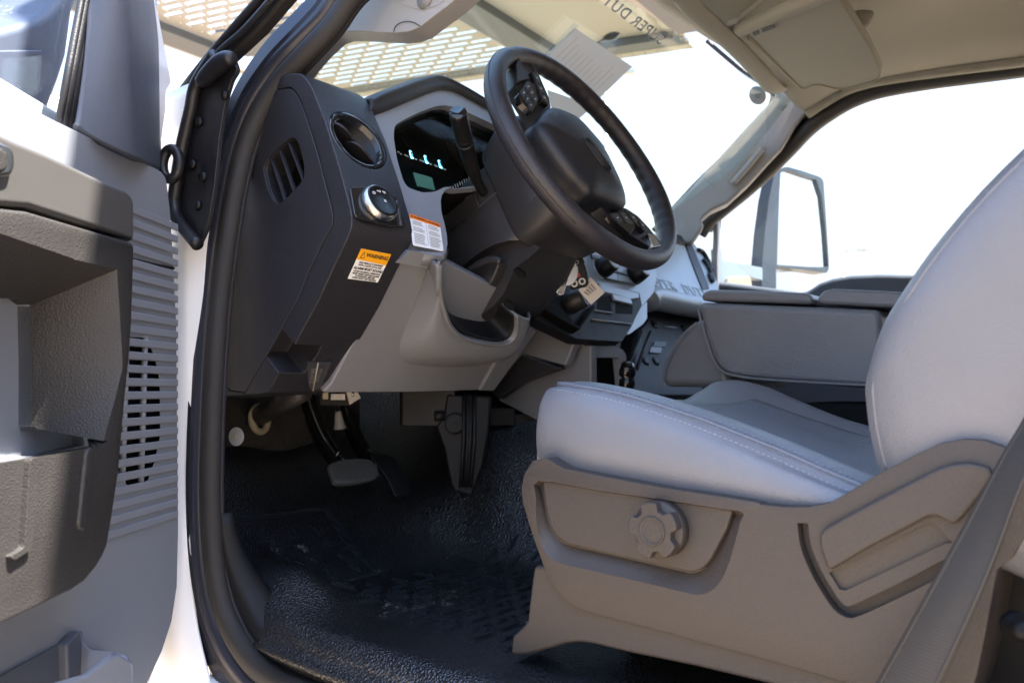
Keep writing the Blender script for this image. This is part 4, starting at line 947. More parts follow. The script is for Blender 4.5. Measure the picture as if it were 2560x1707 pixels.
def spoke(base, panels, keys, trim, tm):
    s = prism('spoke', rnd(wpoly(base, .004), .004, 3), -WN*.018, M['hub'], sw_, .004)
    for q in panels: prism('switch_panel', rnd(wpoly(q, .012), .003, 3), -WN*.010, M['gloss'], s, .0015)
    for q in keys:
        kb = prism('switch_key', rnd(wpoly(q, .0138), .0015, 2), -WN*.003, M['hub'], s, .0008)
        c = sum(wpoly(q, .0141), Vector())/len(q); e = wpoly(q, .0141)
        d1 = (e[1]-e[0]).normalized()*.0022; d2 = WN.cross(d1)*.35
        link('switch_key_mark', prism_me([c+d1+d2, c+d1-d2, c-d1-d2, c-d1+d2], WN*.0002), M['whiteink'], kb, False)
    for q in trim: prism('spoke_trim', rnd(wpoly(q, .010), .002, 2), -WN*.010, tm, s, .0015)
    return s
spoke([(215,215),(245,150),(300,175),(380,285),(440,430),(448,480),(405,530),(360,575),(318,505),(215,345)],
      [[(325,248),(372,268),(440,425),(436,468),(388,435)], [(246,388),(300,305),(345,330),(375,425),(328,508),(258,440)]],
      [[(332,258),(365,272),(385,325),(355,318)], [(360,328),(390,338),(408,385),(380,378)], [(385,390),(412,398),(434,445),(402,432)],
       [(255,385),(278,352),(300,385),(277,420)], [(282,346),(305,312),(328,345),(304,378)], [(280,425),(303,390),(322,422),(299,456)], [(308,384),(331,350),(350,385),(328,418)], [(302,462),(324,428),(342,462),(322,496)], [(331,424),(352,392),(368,425),(348,458)]],
      [[(230,210),(244,162),(285,235),(318,298),(268,305),(236,325)]], M['hub'])
spoke([(690,1030),(800,1085),(925,1115),(1000,1165),(1065,1235),(1158,1350),(1152,1368),(1092,1368),(935,1275),(770,1120)],
      [[(815,1150),(900,1128),(950,1160),(985,1232),(950,1278),(880,1220)], [(915,1120),(990,1165),(1065,1245),(1045,1262),(985,1215)]],
      [[(826,1155),(868,1143),(905,1190),(880,1208)], [(885,1142),(915,1140),(972,1210),(930,1205)], [(935,1138),(965,1155),(1000,1195),(985,1205)], [(1005,1188),(1030,1212),(1052,1240),(1035,1248)]],
      [[(1060,1272),(1098,1278),(1148,1352),(1100,1362)]], M['chrome'])
# ------------------------------------------------------------------ keys in the ignition
ks = thing('key_ring', 'keys with black remote, metal key and paper tag in the ignition', 'keys', at('J', 1175, 460, X=1.06))
KX = 1.055
KP = (at('J', 1180, 560, X=KX), Vector((-.75,-.66,0)).normalized())
fobp = rnd(ats('J', [(1150,470),(1180,440),(1250,450),(1275,540),(1282,620),(1262,640),(1150,665),(1132,640),(1135,600)], pl=KP), .005)
fob = prism('remote_fob', fobp, -KP[1]*.012, M['black'], ks, .003)
prism('fob_button', rnd(ats('J', [(1160,540),(1208,530),(1212,562),(1165,575)], pl=KP, off=.001), .0015), -KP[1]*.003, M['red'], fob, .0005)
for x, y in ((1162,619),(1226,600)):
    fr = frame_of(at('J', x, y, pl=KP), KP[1], Vector((0,0,1)))
    tube('fob_button', ellip(fr, .0045, .0045, 16, .001), .0014, M['whiteink'], fob, 6, True)
fr = frame_of(at('J', 1110, 515, pl=KP, off=.006), KP[1], Vector((0,0,1)))
kh = prism('key_head', ellip(fr, .024, .017, 28), -KP[1]*.003, M['metal'], ks, .001)
kb_ = ats('J', [(1058,565),(1118,575),(1075,705),(1040,712),(1015,690)], pl=KP, off=.006)
prism('key_blade', kb_, -KP[1]*.002, M['metal'], ks, .0005)
for dx in (-14, 2, 18): tube('key_groove', ats('J', [(1085+dx,580),(1045+dx,700)], pl=KP, off=.0063), .0012, M['metal'], ks, 6)
tg = prism('paper_tag', ats('J', [(1195,670),(1295,565),(1412,690),(1300,790)], pl=KP, off=-.014), -KP[1]*.001, M['paper'], ks)
tl = []
for k in range(4):
    a_, b_ = at('J', 1245+k*18, 685-k*20, pl=KP, off=-.0132), at('J', 1285+k*18, 712-k*14, pl=KP, off=-.0132)
    d = (b_-a_); s = KP[1].cross(d.normalized())*.0014
    for q_ in range(5):
        p0, p1 = lerp(a_, b_, q_/5), lerp(a_, b_, q_/5+.12); tl.append(prism_me([p0+s, p1+s, p1-s, p0-s], KP[1]*.0002))
link('tag_print', join(tl), M['ink'], tg, False)
ib = prism('key_bow', rnd(ats('J', [(1175,345),(1195,360),(1230,400),(1255,455),(1180,450),(1165,420)], pl=KP, off=.002), .004), -KP[1]*.01, M['black'], ks, .002)
tube('split_ring', spl(ats('J', [(1160,440),(1180,425),(1195,450),(1170,470)], pl=KP, off=.008), 5, True), .0014, M['chrome'], ks, 8, True)
tube('ignition_shank', [at('J', 1180, 370, pl=KP), at('J', 1130, 400, pl=KP, off=-.05)], .010, M['metal'], ks, 14)
# ------------------------------------------------------------------ pedals and underdash parts
bp = thing('brake_pedal', 'wide brake pedal with ribbed grey rubber pad', 'pedal', (.93,1.14,-.18), 'foot pedals')
BX = .915
arm_ = spl([at('H', 585, 780, X=BX), at('H', 610, 900, X=BX), at('H', 650, 1020, X=BX), at('H', 710, 1150, X=BX), at('H', 800, 1280, X=BX)], 6)
link('pedal_arm', sweep_me(arm_, [(-.018,-.004),(.018,-.004),(.018,.004),(-.018,.004)], up=Vector((0,-1,0))), M['gloss'], bp)
tube('arm_edge', [p+Vector((.004,-.017,0)) for p in arm_], .0018, M['metal'], bp, 8)
PPL = (at('H', 930, 1350, X=BX), Vector((-.12,-.80,.58)).normalized())
pad_ = rnd(ats('H', [(745,1310),(800,1280),(880,1266),(980,1262),(1062,1277),(1112,1385),(1080,1412),(1000,1432),(890,1448),(790,1446)], pl=PPL), .008)
prism('pedal_pad', pad_, -PPL[1]*.014, M['pad'], bp, .005)
rr = []
for k in range(17):
    x = 775+k*19
    y0, y1 = 1278+abs(k-9)*2.2, 1440-max(0, k-9)*4.5-(9-k if k < 9 else 0)*.6
    p, q_ = at('H', x-6+k*.3, y0+14, pl=PPL, off=.0), at('H', x+18, y1-14, pl=PPL, off=.0); d = (q_-p).normalized(); s = PPL[1].cross(d)*.0013
    rr.append(prism_me([p+s, q_+s, q_-s, p-s], PPL[1]*.0016))
link('pad_ribs', join(rr), M['pad'], bp, False)
gp = thing('accelerator_pedal', 'narrow black accelerator pedal hanging right of the brake pedal', 'pedal', (1.0,1.2,-.15), 'foot pedals')
GX = 1.02
arm_ = spl([at('H', 840, 880, X=GX), at('H', 880, 960, X=GX), at('H', 920, 1080, X=GX), at('H', 1000, 1230, X=GX), at('H', 1080, 1290, X=GX)], 6)
link('pedal_arm', sweep_me(arm_, [(-.015,-.006),(.015,-.006),(.015,.006),(-.015,.006)], up=Vector((0,-1,0))), M['gloss'], gp)
tube('arm_edge', [p+Vector((0,-.014,0)) for p in arm_], .0016, M['metal'], gp, 8)
GPL = (at('H', 1180, 1380, X=GX), Vector((-.1,-.8,.58)).normalized())
prism('pedal_pad', rnd(ats('H', [(1030,1240),(1150,1232),(1215,1265),(1280,1370),(1335,1505),(1300,1530),(1222,1540),(1160,1400)], pl=GPL), .006), -GPL[1]*.012, M['rubber'], gp, .004)
pr = thing('parking_brake_release', 'embossed brown brake release lever under the charcoal dash end', 'lever', at('H', 680, 690, pl=PL))
RP = (PL[0]-PL[1]*.018, (PL[1]+Vector((-.25,0,0))).normalized())
prism('release_plate', rnd(ats('H', [(592,585),(672,588),(632,790),(605,770)], pl=RP), .002), -RP[1]*.006, M['brown'], pr, .0015)
prism('release_plate', rnd(ats('H', [(674,588),(770,590),(690,770),(640,790)], pl=RP), .002), -RP[1]*.008, M['brown'], pr, .0015)
tube('release_ridge', ats('H', [(672,588),(634,790)], pl=RP, off=.0005), .0009, M['cream'], pr, 8)
a_, b_ = at('H', 637, 640, pl=RP, off=.0005), at('H', 620, 730, pl=RP, off=.0005); rx = (b_-a_).normalized(); ry_ = RP[1].cross(rx)
text('release_legend', 'BRAKE', (a_+b_)/2, rx, ry_, .0085, M['dimink'], pr)
a_, b_ = at('H', 690, 640, pl=RP, off=.0005), at('H', 662, 720, pl=RP, off=.0005); rx = (b_-a_).normalized(); ry_ = RP[1].cross(rx)
text('release_legend', 'RELEASE', (a_+b_)/2, rx, ry_, .006, M['dimink'], pr)
shf = thing('under_dash_shaft', 'grey shaft passing through a cream grommet below the dash end', 'shaft', at('H', 380, 900, Y=1.15))
tube('shaft', [at('H', 235, 980, Y=1.25), at('H', 560, 790, Y=1.05)], .017, M['brown'], shf, 16)
fr = frame_of(at('H', 255, 990, Y=1.24), (ray('H', 400, 890)*-.5+Vector((.5,-.5,.1))).normalized(), Vector((1,0,0)))
tube('grommet', ellip(fr, .019, .022, 28), .0062, M['cream'], shf, 12, True)
pf_ = frame_of(at('H', 92, 1115, X=.632), Vector((-.95,-.3,0)).normalized(), Vector((0,1,0)))
wp = prism('wall_plug', ellip(pf_, .0135, .0135, 24), pf_[3]*.002, M['pillar'], None, .0006)
prism('plug_pin', ellip(pf_, .003, .003, 12, .002), pf_[3]*.004, M['cream'], wp, .0005)
tag(wp, 'round white plastic plug on the dark wall beside the door seal', 'plug')
cb_ = thing('connector_block', 'black connector with pale tag under the grey knee panel', 'connector', at('H', 830, 830, Y=1.08))
box('connector_body', (at('H', 815, 830, Y=1.08), CR, CU, -CF), .055, .028, .03, M['under'], cb_, .002)
for k in range(8): box('connector_pin', (at('H', 768+k*13, 832, Y=1.06), CR, CU, -CF), .0022, .010, .004, M['metal'], cb_, .0003)
prism('connector_tag', [at('H', x, y, Y=1.05) for x, y in ((875,795),(950,795),(975,840),(900,885))], Vector((0,.002,0)), M['paper'], cb_)
box('tag_clip', (at('H', 725, 815, Y=1.05), CR, CU, -CF), .009, .015, .006, M['cream'], cb_, .001)
tube('tag_clip', [at('H', 920, 795, Y=1.045), at('H', 918, 830, Y=1.045)], .002, M['chrome'], cb_, 8)
cd_ = thing('dangling_cap', 'white tapered plastic cap hanging between the two pedal arms', 'cap', at('H', 820, 1000, Y=1.18))
tube('cap_body', spl(ats('H', [(815,935),(818,980),(825,1030),(828,1058)], Y=1.18), 4), .012, M['pillar'], cd_, 14, scale=[.45+.55*i/12 for i in range(13)])
tube('cap_string', ats('H', [(812,850),(815,935)], Y=1.18), .004, M['black'], cd_, 8)
tr_ = prism('tunnel_bracket', mix(('N',[(1365,60),(1640,75),(1625,300),(1590,500),(1520,690),(1420,660),(1390,620),(1350,400),(1300,260),(1345,200)]))(pl=(Vector((1.00,.885,-.1)), Vector((-.62,-.78,0)).normalized())), Vector((.03,.03,0)), M['under'], None, .005)
TP = (Vector((1.00,.885,-.1)), Vector((-.62,-.78,0)).normalized())
tb = thing('tunnel_bracket', 'tall black plastic bracket panel with vertical ridges above the floor hump', 'bracket', (1.1,1.02,-.2))
tr_.parent = tb; tr_.location = tr_.location-tb.location; tr_.name = 'bracket_panel'
for x0, x1 in ((1470,1450),(1495,1478),(1510,1490),(1535,1510)):
    tube('bracket_ridge', ats('N', [(x0,70),(x0-2,350),(x1,630)], pl=TP, off=.002), .0035, M['under'], tb, 8)
lathe('bracket_screw', frame_of(at('N', 1415, 240, pl=TP), TP[1], Vector((0,0,1))), [(.016,0),(.018,.004),(.012,.002),(.006,.003),(0,.003)], M['under'], tb, 24)
box('relay_box', (at('N', 1245, 130, pl=TP, off=-.03), CR, Vector((0,0,1)), TP[1]), .09, .07, .04, M['under'], tb, .004)
tube('relay_bolt', ats('N', [(1290,195),(1350,195)], pl=TP, off=.0), .008, M['under'], tb, 12)
for x, y in ((1700,200),(1830,240),(1880,270)):
    box('relay_box', (at('N', x, y, pl=(Vector((1.25,.95,-.1)), TP[1])), CR, Vector((0,0,1)), TP[1]), .05, .035, .02, M['under'], tb, .003)
# floor shifter knob by the cubby
sk = thing('floor_shifter', 'short black knobbed floor lever beside the rectangular cubby', 'shift lever', at('J', 1590, 1440, Y=.80))
fr = (at('J', 1590, 1400, Y=.80), Vector((1,0,0)), Vector((0,-1,0)), Vector((.0,.0,1)))
lathe('lever_knob', fr, [(.008,-.06),(.012,-.02),(.0155,-.012),(.0155,.0),(.0135,.003),(.0165,.008),(.0172,.020),(.014,.030),(.007,.034),(0,.0345)], M['gloss'], sk, 28)
tube('lever_rod', [at('J', 1590, 1440, Y=.80), at('J', 1590, 1440, Y=.80)+Vector((0,.03,-.2))], .006, M['metal'], sk, 10)
# ------------------------------------------------------------------ driver seat
st = thing('driver_seat', 'grey leather driver seat on a tall dark plastic base with a five lobed side knob', 'seat', (.95,.3,-.30))
XB = .672
sh_pts = mix(('O',[(165,475),(100,488),(58,555),(45,625),(52,690),(75,770),(110,880),(150,990),(195,1085),(235,1140),(290,1190),(340,1214),(750,1322),(1321,1478)]),('Q',[(400,1562),(700,1640),(1000,1720),(1060,1500),(1110,1250),(1150,1020),(1225,960),(1290,850),(1300,600),(1250,470),(1190,425),(1090,388),(980,382),(880,402),(760,455),(560,560),(430,640),(340,690),(230,712),(120,712),(0,700)]),('O',[(1200,692),(1085,672),(750,622),(420,560),(250,525)]))(X=XB)
rpair = [((128,585),(150,600)),((400,628),(410,645)),((700,672),(710,690)),((1000,718),(985,728)),((1120,738),(1080,742)),((1108,790),(1066,775)),((1085,880),(1035,850)),((1052,990),(988,945)),((1015,1070),(948,1000)),((965,1122),(910,1026)),((900,1138),(870,1034)),((820,1122),(812,1022)),((600,1070),(610,975)),((400,1024),(410,930)),((235,985),(262,895)),((170,945),(215,860)),((135,875),(180,800)),((118,770),(163,725)),((118,670),(152,660))]
rin_o = spl(ats('O', [a for a, b in rpair], X=XB), 3, True); rin_i = spl(ats('O', [b for a, b in rpair], X=XB+.013), 3, True)
def ext(a, b): return taper_me([p+(p-q)*.3 for p, q in zip(a, b)], b)
gq = spl(ats('Q', [(207,790),(222,900),(265,1010),(320,1110),(375,1190),(425,1222),(470,1212),(560,1172),(720,1095),(880,1012),(1050,925)], X=XB), 5)
gl_, gr_ = [], []
for i, p in enumerate(gq):
    d = (gq[min(i+1, len(gq)-1)]-gq[max(i-1, 0)]).normalized(); n = Vector((1,0,0)).cross(d)*.0046
    gl_.append(p+n-Vector((.012,0,0))); gr_.append(p-n-Vector((.012,0,0)))
groove = prism_me(gl_+gr_[::-1], Vector((.024,0,0)))
lrec = ats('Q', [(335,1030),(820,785),(858,800),(935,885),(900,890),(415,1118),(385,1110)], X=XB)
lrc = prism_me([p+Vector((-.01,0,0)) for p in lrec], Vector((.0135,0,0)))
prism('base_shell', sh_pts, Vector((.10,0,0)), M['trim'], st, .016, 6, cuts=[ext(rin_o, rin_i), groove, lrc], pre=True)
prism('switch_plate', rin_i if False else rnd(mix(('O',[(147,580),(1075,722),(1040,822),(962,970),(925,1012),(880,1030),(820,1020),(265,892),(218,858),(183,800),(158,690)]))(X=XB+.004), .004, 2), Vector((.012,0,0)), M['trim'], st, .0025, 3)
# knob
kf = frame_of(at('O', 725, 818, X=XB-.002), Vector((-1,0,0)), Vector((0,-1,0)))
KR = .0262
lathe('adjuster_knob', kf, [(KR,-.004),(KR*1.0,.006),(KR*.96,.0075),(0,.0075)], M['trim'], st, 48)
kn = [o for o in st.children if o.name.startswith('adjuster_knob')][0]
star = []
for i in range(100):
    t = 2*math.pi*i/100; c5 = math.cos(5*(t-math.radians(100)))
    r = KR*(1.0 if c5 > -.2 else 1.0-.26*sst(-.2, -.95, c5))
    r = KR*(.985-.27*sst(.05, -.75, c5))
    star.append((r*math.cos(t), r*math.sin(t)))
sb = link('knob_grip', prism_me([lp(kf, a*1.0, b*1.0, .017) for a, b in star], -kf[3]*.012), M['trim'], kn); bev(sb, .0022, 3)
lathe('knob_rim', kf, [(KR*.52,.0165),(KR*.50,.0185),(KR*.44,.0185),(KR*.41,.0165),(0,.0165)], M['trim'], kn, 40)
# recline lever standing proud of the shell
lv = mix(('Q',[(285,845),(318,810),(500,712),(700,608),(850,530),(930,503),(1020,497),(1110,520),(1130,560),(1080,640),(985,760),(940,800),(870,765),(840,752),(800,768),(520,915),(338,1022),(320,1000),(290,910)]))(X=XB-.007)
prism('recline_lever', lv, Vector((.02,0,0)), M['trim'], st, .006, 4)
# lower skirt
sk_pts = mix(('O',[(105,1000),(92,1090),(72,1270),(55,1290),(0,1340),(-10,1425),(20,1432),(80,1428),(190,1398),(260,1377),(320,1370),(390,1378),(560,1420),(900,1490),(1321,1590)]),('Q',[(300,1690),(1000,1900),(1060,1500)]),('O',[(1321,1400),(600,1150),(250,1050),(160,1000)]))(X=XB+.006)
prism('base_skirt', sk_pts, Vector((.05,0,0)), M['trim'], st, .004, 3)
prism('base_core', [Vector((.80,.05,-.30)), Vector((.80,.50,-.30)), Vector((.80,.52,-.12)), Vector((.80,.05,-.14))], Vector((.36,0,0)), M['under'], st, .01)
# cushion
pip_px = [('O',175,118),('O',240,124),('O',320,136),('O',420,152),('O',560,185),('O',700,228),('O',900,295),('O',1100,373),('O',1321,462),('Q',120,465),('Q',300,545),('Q',500,628)]
XP = .703
PIP = [at(v, x, y, X=XP) for v, x, y in pip_px]
bot_px = [('O',165,545),('O',400,600),('O',750,660),('O',1085,710),('O',1321,742),('Q',200,760),('Q',330,730),('Q',430,680),('Q',560,600)]
BOT = [at(v, x, y, X=.69) for v, x, y in bot_px]
pys, pzs = [p.y for p in PIP][::-1], [p.z for p in PIP][::-1]
bys, bzs = [p.y for p in BOT][::-1], [p.z-.015 for p in BOT][::-1]
YF = PIP[0].y+.022
slope = (pzs[3]-pzs[0])/(pys[3]-pys[0])
def pipz(Y): return interp(pys, pzs, Y) if Y > pys[0] else pzs[0]+slope*(Y-pys[0])
def botz(Y): return interp(bys, bzs, Y)
FYS = [.02,.2,.34,.40,.47,.53,.56]; FZS = [-.115,-.085,-.055,-.036,-.004,.012,.014]
rows = []
stations = [('f',0.0),('f',.3),('f',.62),('f',.88),('c',-.006),('c',-.022),('c',-.045),('c',-.08),('c',-.13),('c',-.19),('c',-.26),('c',-.33),('c',-.40),('c',-.50)]
XL, XR = .688, 1.222
for kd, s in stations:
    if kd == 'f':
        Y = YF-.012*abs(s-.5)*1.2-(.008 if s == 0 else 0); kz = (.06+.80*s) if s > 0 else -.30; sq = .035*(1-s)*.2+.022
    else:
        Y = YF+s; kz = interp([-.08,-.045,-.022,-.006], [1,.995,.97,.93], s); sq = interp([-.08,-.03,-.006], [0,.006,.018], s)
    Yr = min(Y, pys[-1]); zp, zb = pipz(Yr), botz(Y); zf = interp(FYS, FZS, Yr)
    h = zp-zb
    def zz(z): return zb+(z-zb)*kz
    xl, xr = XL+sq, XR-sq
    zmid = zp*.5+zf*.5
    prof = [(xl+.020, zb), (xl+.003, zb+h*.22), (xl-.004, zb+h*.5), (xl+.001, zb+h*.8), (xl+.009, zp-.006), (xl+.016, zp), (xl+.022, zp+.001), (xl+.05, zp+.006), (xl+.085, zp+.001), (xl+.12, zp-.012), (.90, zmid-.024), (1.02, zmid-.022), (1.09, zf-.008), (1.14, zf+.006), (1.18, zf+.004), (xr-.02, zf-.012), (xr, zf-.05), (xr, zb)]
    rows.append([Vector((x, Y, zz(z))) for x, z in prof])
patch('cushion', rows, M['leather'], st, 4, 4, .006)
# piping and thread along the outer seam
def seamline(off_x, off_z):
    r = []
    for i in range(60):
        Y = lerp(PIP[0].y-.004, .12, i/59); r.append(Vector((XL+.016+off_x+max(0, .010-.25*(PIP[0].y-Y)), Y, pipz(Y)+off_z)))
    return r
def stitches(name, path, n, r, m, parent, duty=.6):
    ms = []
    L_ = [0]
    for a, b in zip(path, path[1:]): L_.append(L_[-1]+(b-a).length)
    def pt(d):
        for i in range(1, len(path)):
            if d <= L_[i]: return lerp(path[i-1], path[i], (d-L_[i-1])/max(1e-9, L_[i]-L_[i-1]))
        return path[-1]
    for k in range(n):
        a, b = pt(L_[-1]*k/n), pt(L_[-1]*(k+duty)/n); ms.append(sweep_me([a, lerp(a, b, .5), b], circ(r, 5), scale=[.6, 1.1, .6]))
    return link(name, join(ms), m, parent)
tube('piping', seamline(.004, .0015), .0022, M['leather'], st, 8)
tube('piping_gap', seamline(.0005, .0002), .0010, M['insert'], st, 6)
stitches('stitching', seamline(-.006, -.005), 80, .0006, M['stitch'], st)
stitches('stitching', seamline(.0145, .0035), 80, .0006, M['stitch'], st)
# centre insert of the cushion
rows = []
for i in range(7):
    Y = lerp(.46, .10, i/6); zmid = (pipz(Y)+interp(FYS, FZS, Y))*.5
    rows.append([Vector((lerp(.80, 1.07, j/5), Y+(.02*(1-abs(j/2.5-1)**2) if i == 0 else 0), zmid-.0185-.003*(abs(j/2.5-1) < .9)+.004*abs(j/2.5-1)**4)) for j in range(6)])
patch('cushion_insert', rows, M['insert'], st, 3, 3, .01)
# backrest
bk = mix(('Q',[(565,575),(530,470),(502,330),(488,200),(485,130)]),('V',[(1984,848),(1999,795),(2022,738),(2052,688),(2100,615),(2160,535),(2250,430),(2352,328),(2500,190)]))(X=.705)
bk += [Vector((.705,-.10,.40)), Vector((.705,-.17,.52)), Vector((.705,-.30,.50)), Vector((.705,-.12,.06)), Vector((.705,-.02,-.08)), Vector((.705,.08,-.13)), Vector((.705,.17,-.13))]
bkc = spl(bk, 2, True); bc = Vector((.705, sum(p.y for p in bkc)/len(bkc)-.0, sum(p.z for p in bkc)/len(bkc)))
def bks(sc, X): return [Vector((X, bc.y+(p.y-bc.y)*sc, bc.z+(p.z-bc.z)*sc)) for p in bkc]
secs = [bks(.9, 1.205), bks(.97, 1.19), bks(1.0, 1.16), bks(1.0, .95), bks(1.0, .748), bks(.996, .728), bks(.985, .714), bks(.975, .7105), bks(.962, .7085), bks(.93, .702), bks(.85, .693), bks(.7, .686), bks(.5, .682), bks(.3, .680), bks(.1, .6795)]
link('backrest', loft_me(secs), M['leather'], st)
nE = 14*2
ed = []
for i in range(nE):
    t_ = (bkc[i+1]-bkc[i-1]).normalized(); n_i = Vector((1,0,0)).cross(t_)
    if n_i.dot(bc-bkc[i]) < 0: n_i = -n_i
    sc_i = 1-.0125/(bkc[i]-bc).length
    q_i = bkc[i]+n_i*.0125; q_i.x = interp([.85,.93,.962,.975,.985,1], [.693,.702,.7085,.7105,.714,.735], sc_i)-.0008; ed.append(q_i)
tube('backrest_piping', ed, .0022, M['leather'], st, 8)
stitches('stitching', [p+Vector((-.003,-.006,-.001)) for p in ed], 64, .0006, M['stitch'], st)
# ------------------------------------------------------------------ folded centre seat / armrest
cs = thing('center_armrest', 'grey leather center seat back folded down as an armrest with two padded lids', 'armrest', (1.4,.5,-.1))
XA = 1.275
body = mix(('M',[(440,610),(1885,670),(1900,1000),(1885,1290),(1760,1285),(1300,1250),(900,1220),(720,1195),(640,1160),(590,1100),(540,970),(490,800)]))(X=XA)
prism('armrest_body', body, Vector((.30,0,0)), M['leather'], cs, .012, 4)
pa_ = ats('M', [(472,600),(480,555),(505,525),(545,513),(900,522),(1280,538),(1335,550),(1350,585),(1345,628)], X=XA+.004)
prism('armrest_lid', pa_, Vector((.29,0,0)), M['leather'], cs, .010, 4)
pa_ = ats('M', [(1392,625),(1388,590),(1405,550),(1440,520),(1500,506),(1900,522),(2100,535),(2100,660),(1882,652)], X=XA+.004)
prism('armrest_lid', pa_, Vector((.29,0,0)), M['leather'], cs, .010, 4)
sl_ = spl(mix(('M',[(448,640),(490,800),(535,960),(585,1085),(640,1150),(720,1183),(900,1212),(1300,1240),(1885,1270)]))(X=XA-.001), 6)
tube('armrest_piping', sl_, .0022, M['leather'], cs, 8)
stitches('stitching', [p+Vector((0,-.006,.006)) for p in sl_], 90, .0008, M['stitch'], cs)
ms = ats('M', [(165,1275),(165,1200),(190,1090),(250,970),(340,850),(440,760),(520,720),(700,900),(700,1280)], X=XA+.02)
prism('center_cushion', ms, Vector((.28,0,0)), M['leather'], cs, .02, 5)
e2 = spl(ats('M', [(168,1270),(170,1200),(200,1085),(262,970),(350,855),(445,775)], X=XA+.022), 6)
tube('cushion_piping', e2, .002, M['leather'], cs, 8); stitches('stitching', [p+Vector((-.002,-.006,0)) for p in e2], 34, .0008, M['stitch'], cs)
prism('armrest_hinge', [Vector((1.30,.10,-.2)), Vector((1.30,.5,-.2)), Vector((1.30,.5,-.02)), Vector((1.30,.10,-.02))], Vector((.25,0,0)), M['dark'], cs, .01)
# ------------------------------------------------------------------ seat belt
sb_ = thing('seat_belt', 'dark grey seat belt webbing running down past the seat base', 'seat belt', at('Q', 800, 1200, X=.63))
Lp = [at('Q', 1420, 40, X=.645), at('Q', 1282, 300, X=.643), at('Q', 1180, 470, X=.64), at('Q', 1000, 800, X=.635), at('Q', 800, 1160, X=.63), at('Q', 570, 1568, X=.63), at('Q', 400, 1860, X=.63)]
Rp = [at('Q', 1500, 200, X=.615), at('Q', 1350, 460, X=.613), at('Q', 1265, 640, X=.612), at('Q', 1165, 920, X=.612), at('Q', 1050, 1200, X=.61), at('Q', 880, 1568, X=.61), at('Q', 740, 1860, X=.61)]
rows = [[a, lerp(a, b, .5)+Vector((-.002,0,0)), b] for a, b in zip(Lp, Rp)]
patch('webbing', rows, M['belt'], sb_, 8, 6, .0016)
for e in (.06, .94):
    tube('webbing_edge', spl([lerp(a, b, e)+Vector((-.0026,0,0)) for a, b in zip(Lp, Rp)], 6), .0011, M['belt'], sb_, 6)
bt = lathe('belt_anchor', frame_of(at('Q', 1262, 1300, X=.66), Vector((-.9,-.4,0)).normalized(), Vector((0,0,1))), [(0,.010),(.005,.009),(.007,.006),(.006,.003),(.010,0),(.010,-.010)], M['under'], None, 20)
tag(bt, 'dark round plug in the shadow behind the seat base', 'plug')
# ------------------------------------------------------------------ sun visor
sv = thing('sun_visor', 'tan cloth sun visor folded up against the headliner on the passenger side', 'sun visor', at('D', 600, 250, Z=.675))
VPn = (at('D', 650, 250, Z=.672), Vector((-.10,.28,-.95)).normalized())
vo = rnd(ats('D', [(262,165),(300,205),(560,470),(580,494),(618,496),(650,478),(700,474),(770,494),(840,500),(960,470),(1025,440),(1035,400),(1020,360),(960,240),(800,-10),(700,-160),(440,-40),(235,120)], pl=VPn), .006, 2)
prism('visor_panel', vo, -VPn[1]*.016, M['head'], sv, .006, 4)
tube('visor_edge_shade', [p+VPn[1]*.0005 for p in vo], .0022, M['sv'], sv, 8, True)  # darker tube: shade along the visor edge put into colour
tube('visor_roll', spl(ats('D', [(250,165),(300,140),(500,55),(800,-75)], pl=VPn, off=.004), 5), .015, M['head'], sv, 14)
tube('visor_rod', ats('D', [(190,185),(300,160)], pl=VPn, off=.004), .006, M['cream'], sv, 10)
mt = prism('visor_mount', rnd(ats('D', [(165,150),(240,128),(262,170),(250,195),(205,195)], pl=VPn, off=.002), .004), -VPn[1]*.012, M['pillar'], sv, .002)
vc = rnd(ats('D', [(295,205),(310,180),(440,122),(460,150),(455,165),(340,215)], pl=VPn, off=.003), .005)
vclip = prism('visor_clip', vc, -VPn[1]*.006, M['head'], sv, .001)
for q_ in ([(365,160),(440,140),(448,155),(372,185)], [(315,185),(350,170),(358,190),(325,205)]):
    prism('clip_slot', rnd(ats('D', q_, pl=VPn, off=.0036), .002), -VPn[1]*.004, M['black'], vclip)
tube('visor_bead', spl(ats('D', [(290,212),(430,350),(560,472),(590,498)], pl=VPn, off=.001), 5), .002, M['cream'], sv, 8)
vh = lathe('visor_hook', frame_of(at('D', 905, 95, Z=.735), Vector((0,0,-1)), Vector((1,0,0))), [(.03,0),(.024,.02),(.016,.026),(0,.026)], M['head'], sv, 20)
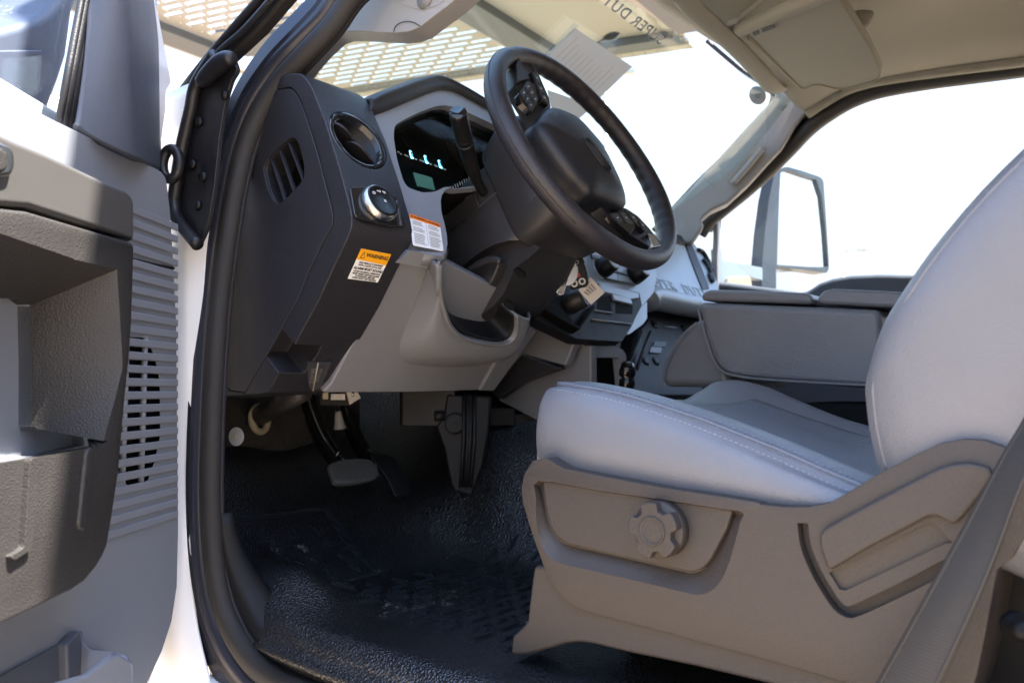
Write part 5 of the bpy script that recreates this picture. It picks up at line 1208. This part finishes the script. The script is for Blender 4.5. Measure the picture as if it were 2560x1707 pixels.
# ------------------------------------------------------------------ things on the windshield
def wpl(v, pts, off=0):
    a, b, c = WSR[0][6], WSR[6][6], WSR[3][9]
    n = (b-a).cross(c-a).normalized()
    if n.y > 0: n = -n
    return ats(v, pts, pl=(a, n), off=off), n
pts, wn = wpl('C', [(790,195),(1185,460),(915,720),(575,400)], .03)
p1 = prism('paper_sheet', pts, -wn*.0006, M['sheet']); tag(p1, 'large pale printed paper sheet taped inside the windshield above the steering wheel rim', 'paper')
pr_ = []
for k in range(11):
    u0, u1, v_ = .12+.1*random.random(), .62+.3*random.random(), .12+k*.075
    a_, b_ = lerp(lerp(pts[3], pts[0], u0), lerp(pts[2], pts[1], u0), v_), lerp(lerp(pts[3], pts[0], u1), lerp(pts[2], pts[1], u1), v_)
    s = (pts[2]-pts[3]).normalized()*.0011; pr_.append(prism_me([a_+s, b_+s, b_-s, a_-s], wn*.0002))
o = link('paper_print', join(pr_), M['paper'], p1, False)
pts, _ = wpl('C', [(600,620),(830,700),(925,725),(800,835),(640,800)], .045)
p2 = prism('paper_sheet', pts, -wn*.0006, M['sheet']); tag(p2, 'smaller paper sheet seen through the steering wheel opening behind its rim', 'paper')
pts, _ = wpl('C', [(565,400),(785,160),(820,178),(600,398)], .034)
p3 = prism('paper_edge', pts, -wn*.002, M['sideglass']); p3.name = 'plastic_sleeve'; tag(p3, 'thin clear plastic sleeve edge along the paper on the windshield', 'sleeve')
# banner across the top of the windshield, read from outside
a_, b_ = wpl('C', [(1395,285)], -.004)[0][0], wpl('C', [(1025,15)], -.004)[0][0]
bd = (b_-a_).normalized(); byd = bd.cross(wn)
if byd.z < 0: byd = -byd
bn = thing('windshield_banner', 'dark lettering decal along the top of the windshield, mirrored from inside', 'decal', a_)
text('banner_letters', 'SUPER DUTY', a_, bd*1.22, byd, (b_-a_).length/6.4, M['sail'], bn, align='LEFT', bold=.012, sp=1.12, extrude=.0004)
pts, _ = wpl('D', [(345,535)], .01)
pl_s = frame_of(pts[0], (Vector((-.70,-.70,.1))).normalized(), Vector((0,0,1)))
rs = prism('inspection_sticker', ellip(pl_s, .0235, .021, 32), -pl_s[3]*.001, M['greyink']); tag(rs, 'round grey sticker in the upper passenger corner of the windshield', 'sticker')
link('sticker_emblem', prism_me(ellip((pl_s[0]+pl_s[3]*.0004, pl_s[1], pl_s[2], pl_s[3]), .009, .008, 20), pl_s[3]*.0004), M['fade'], rs, False)
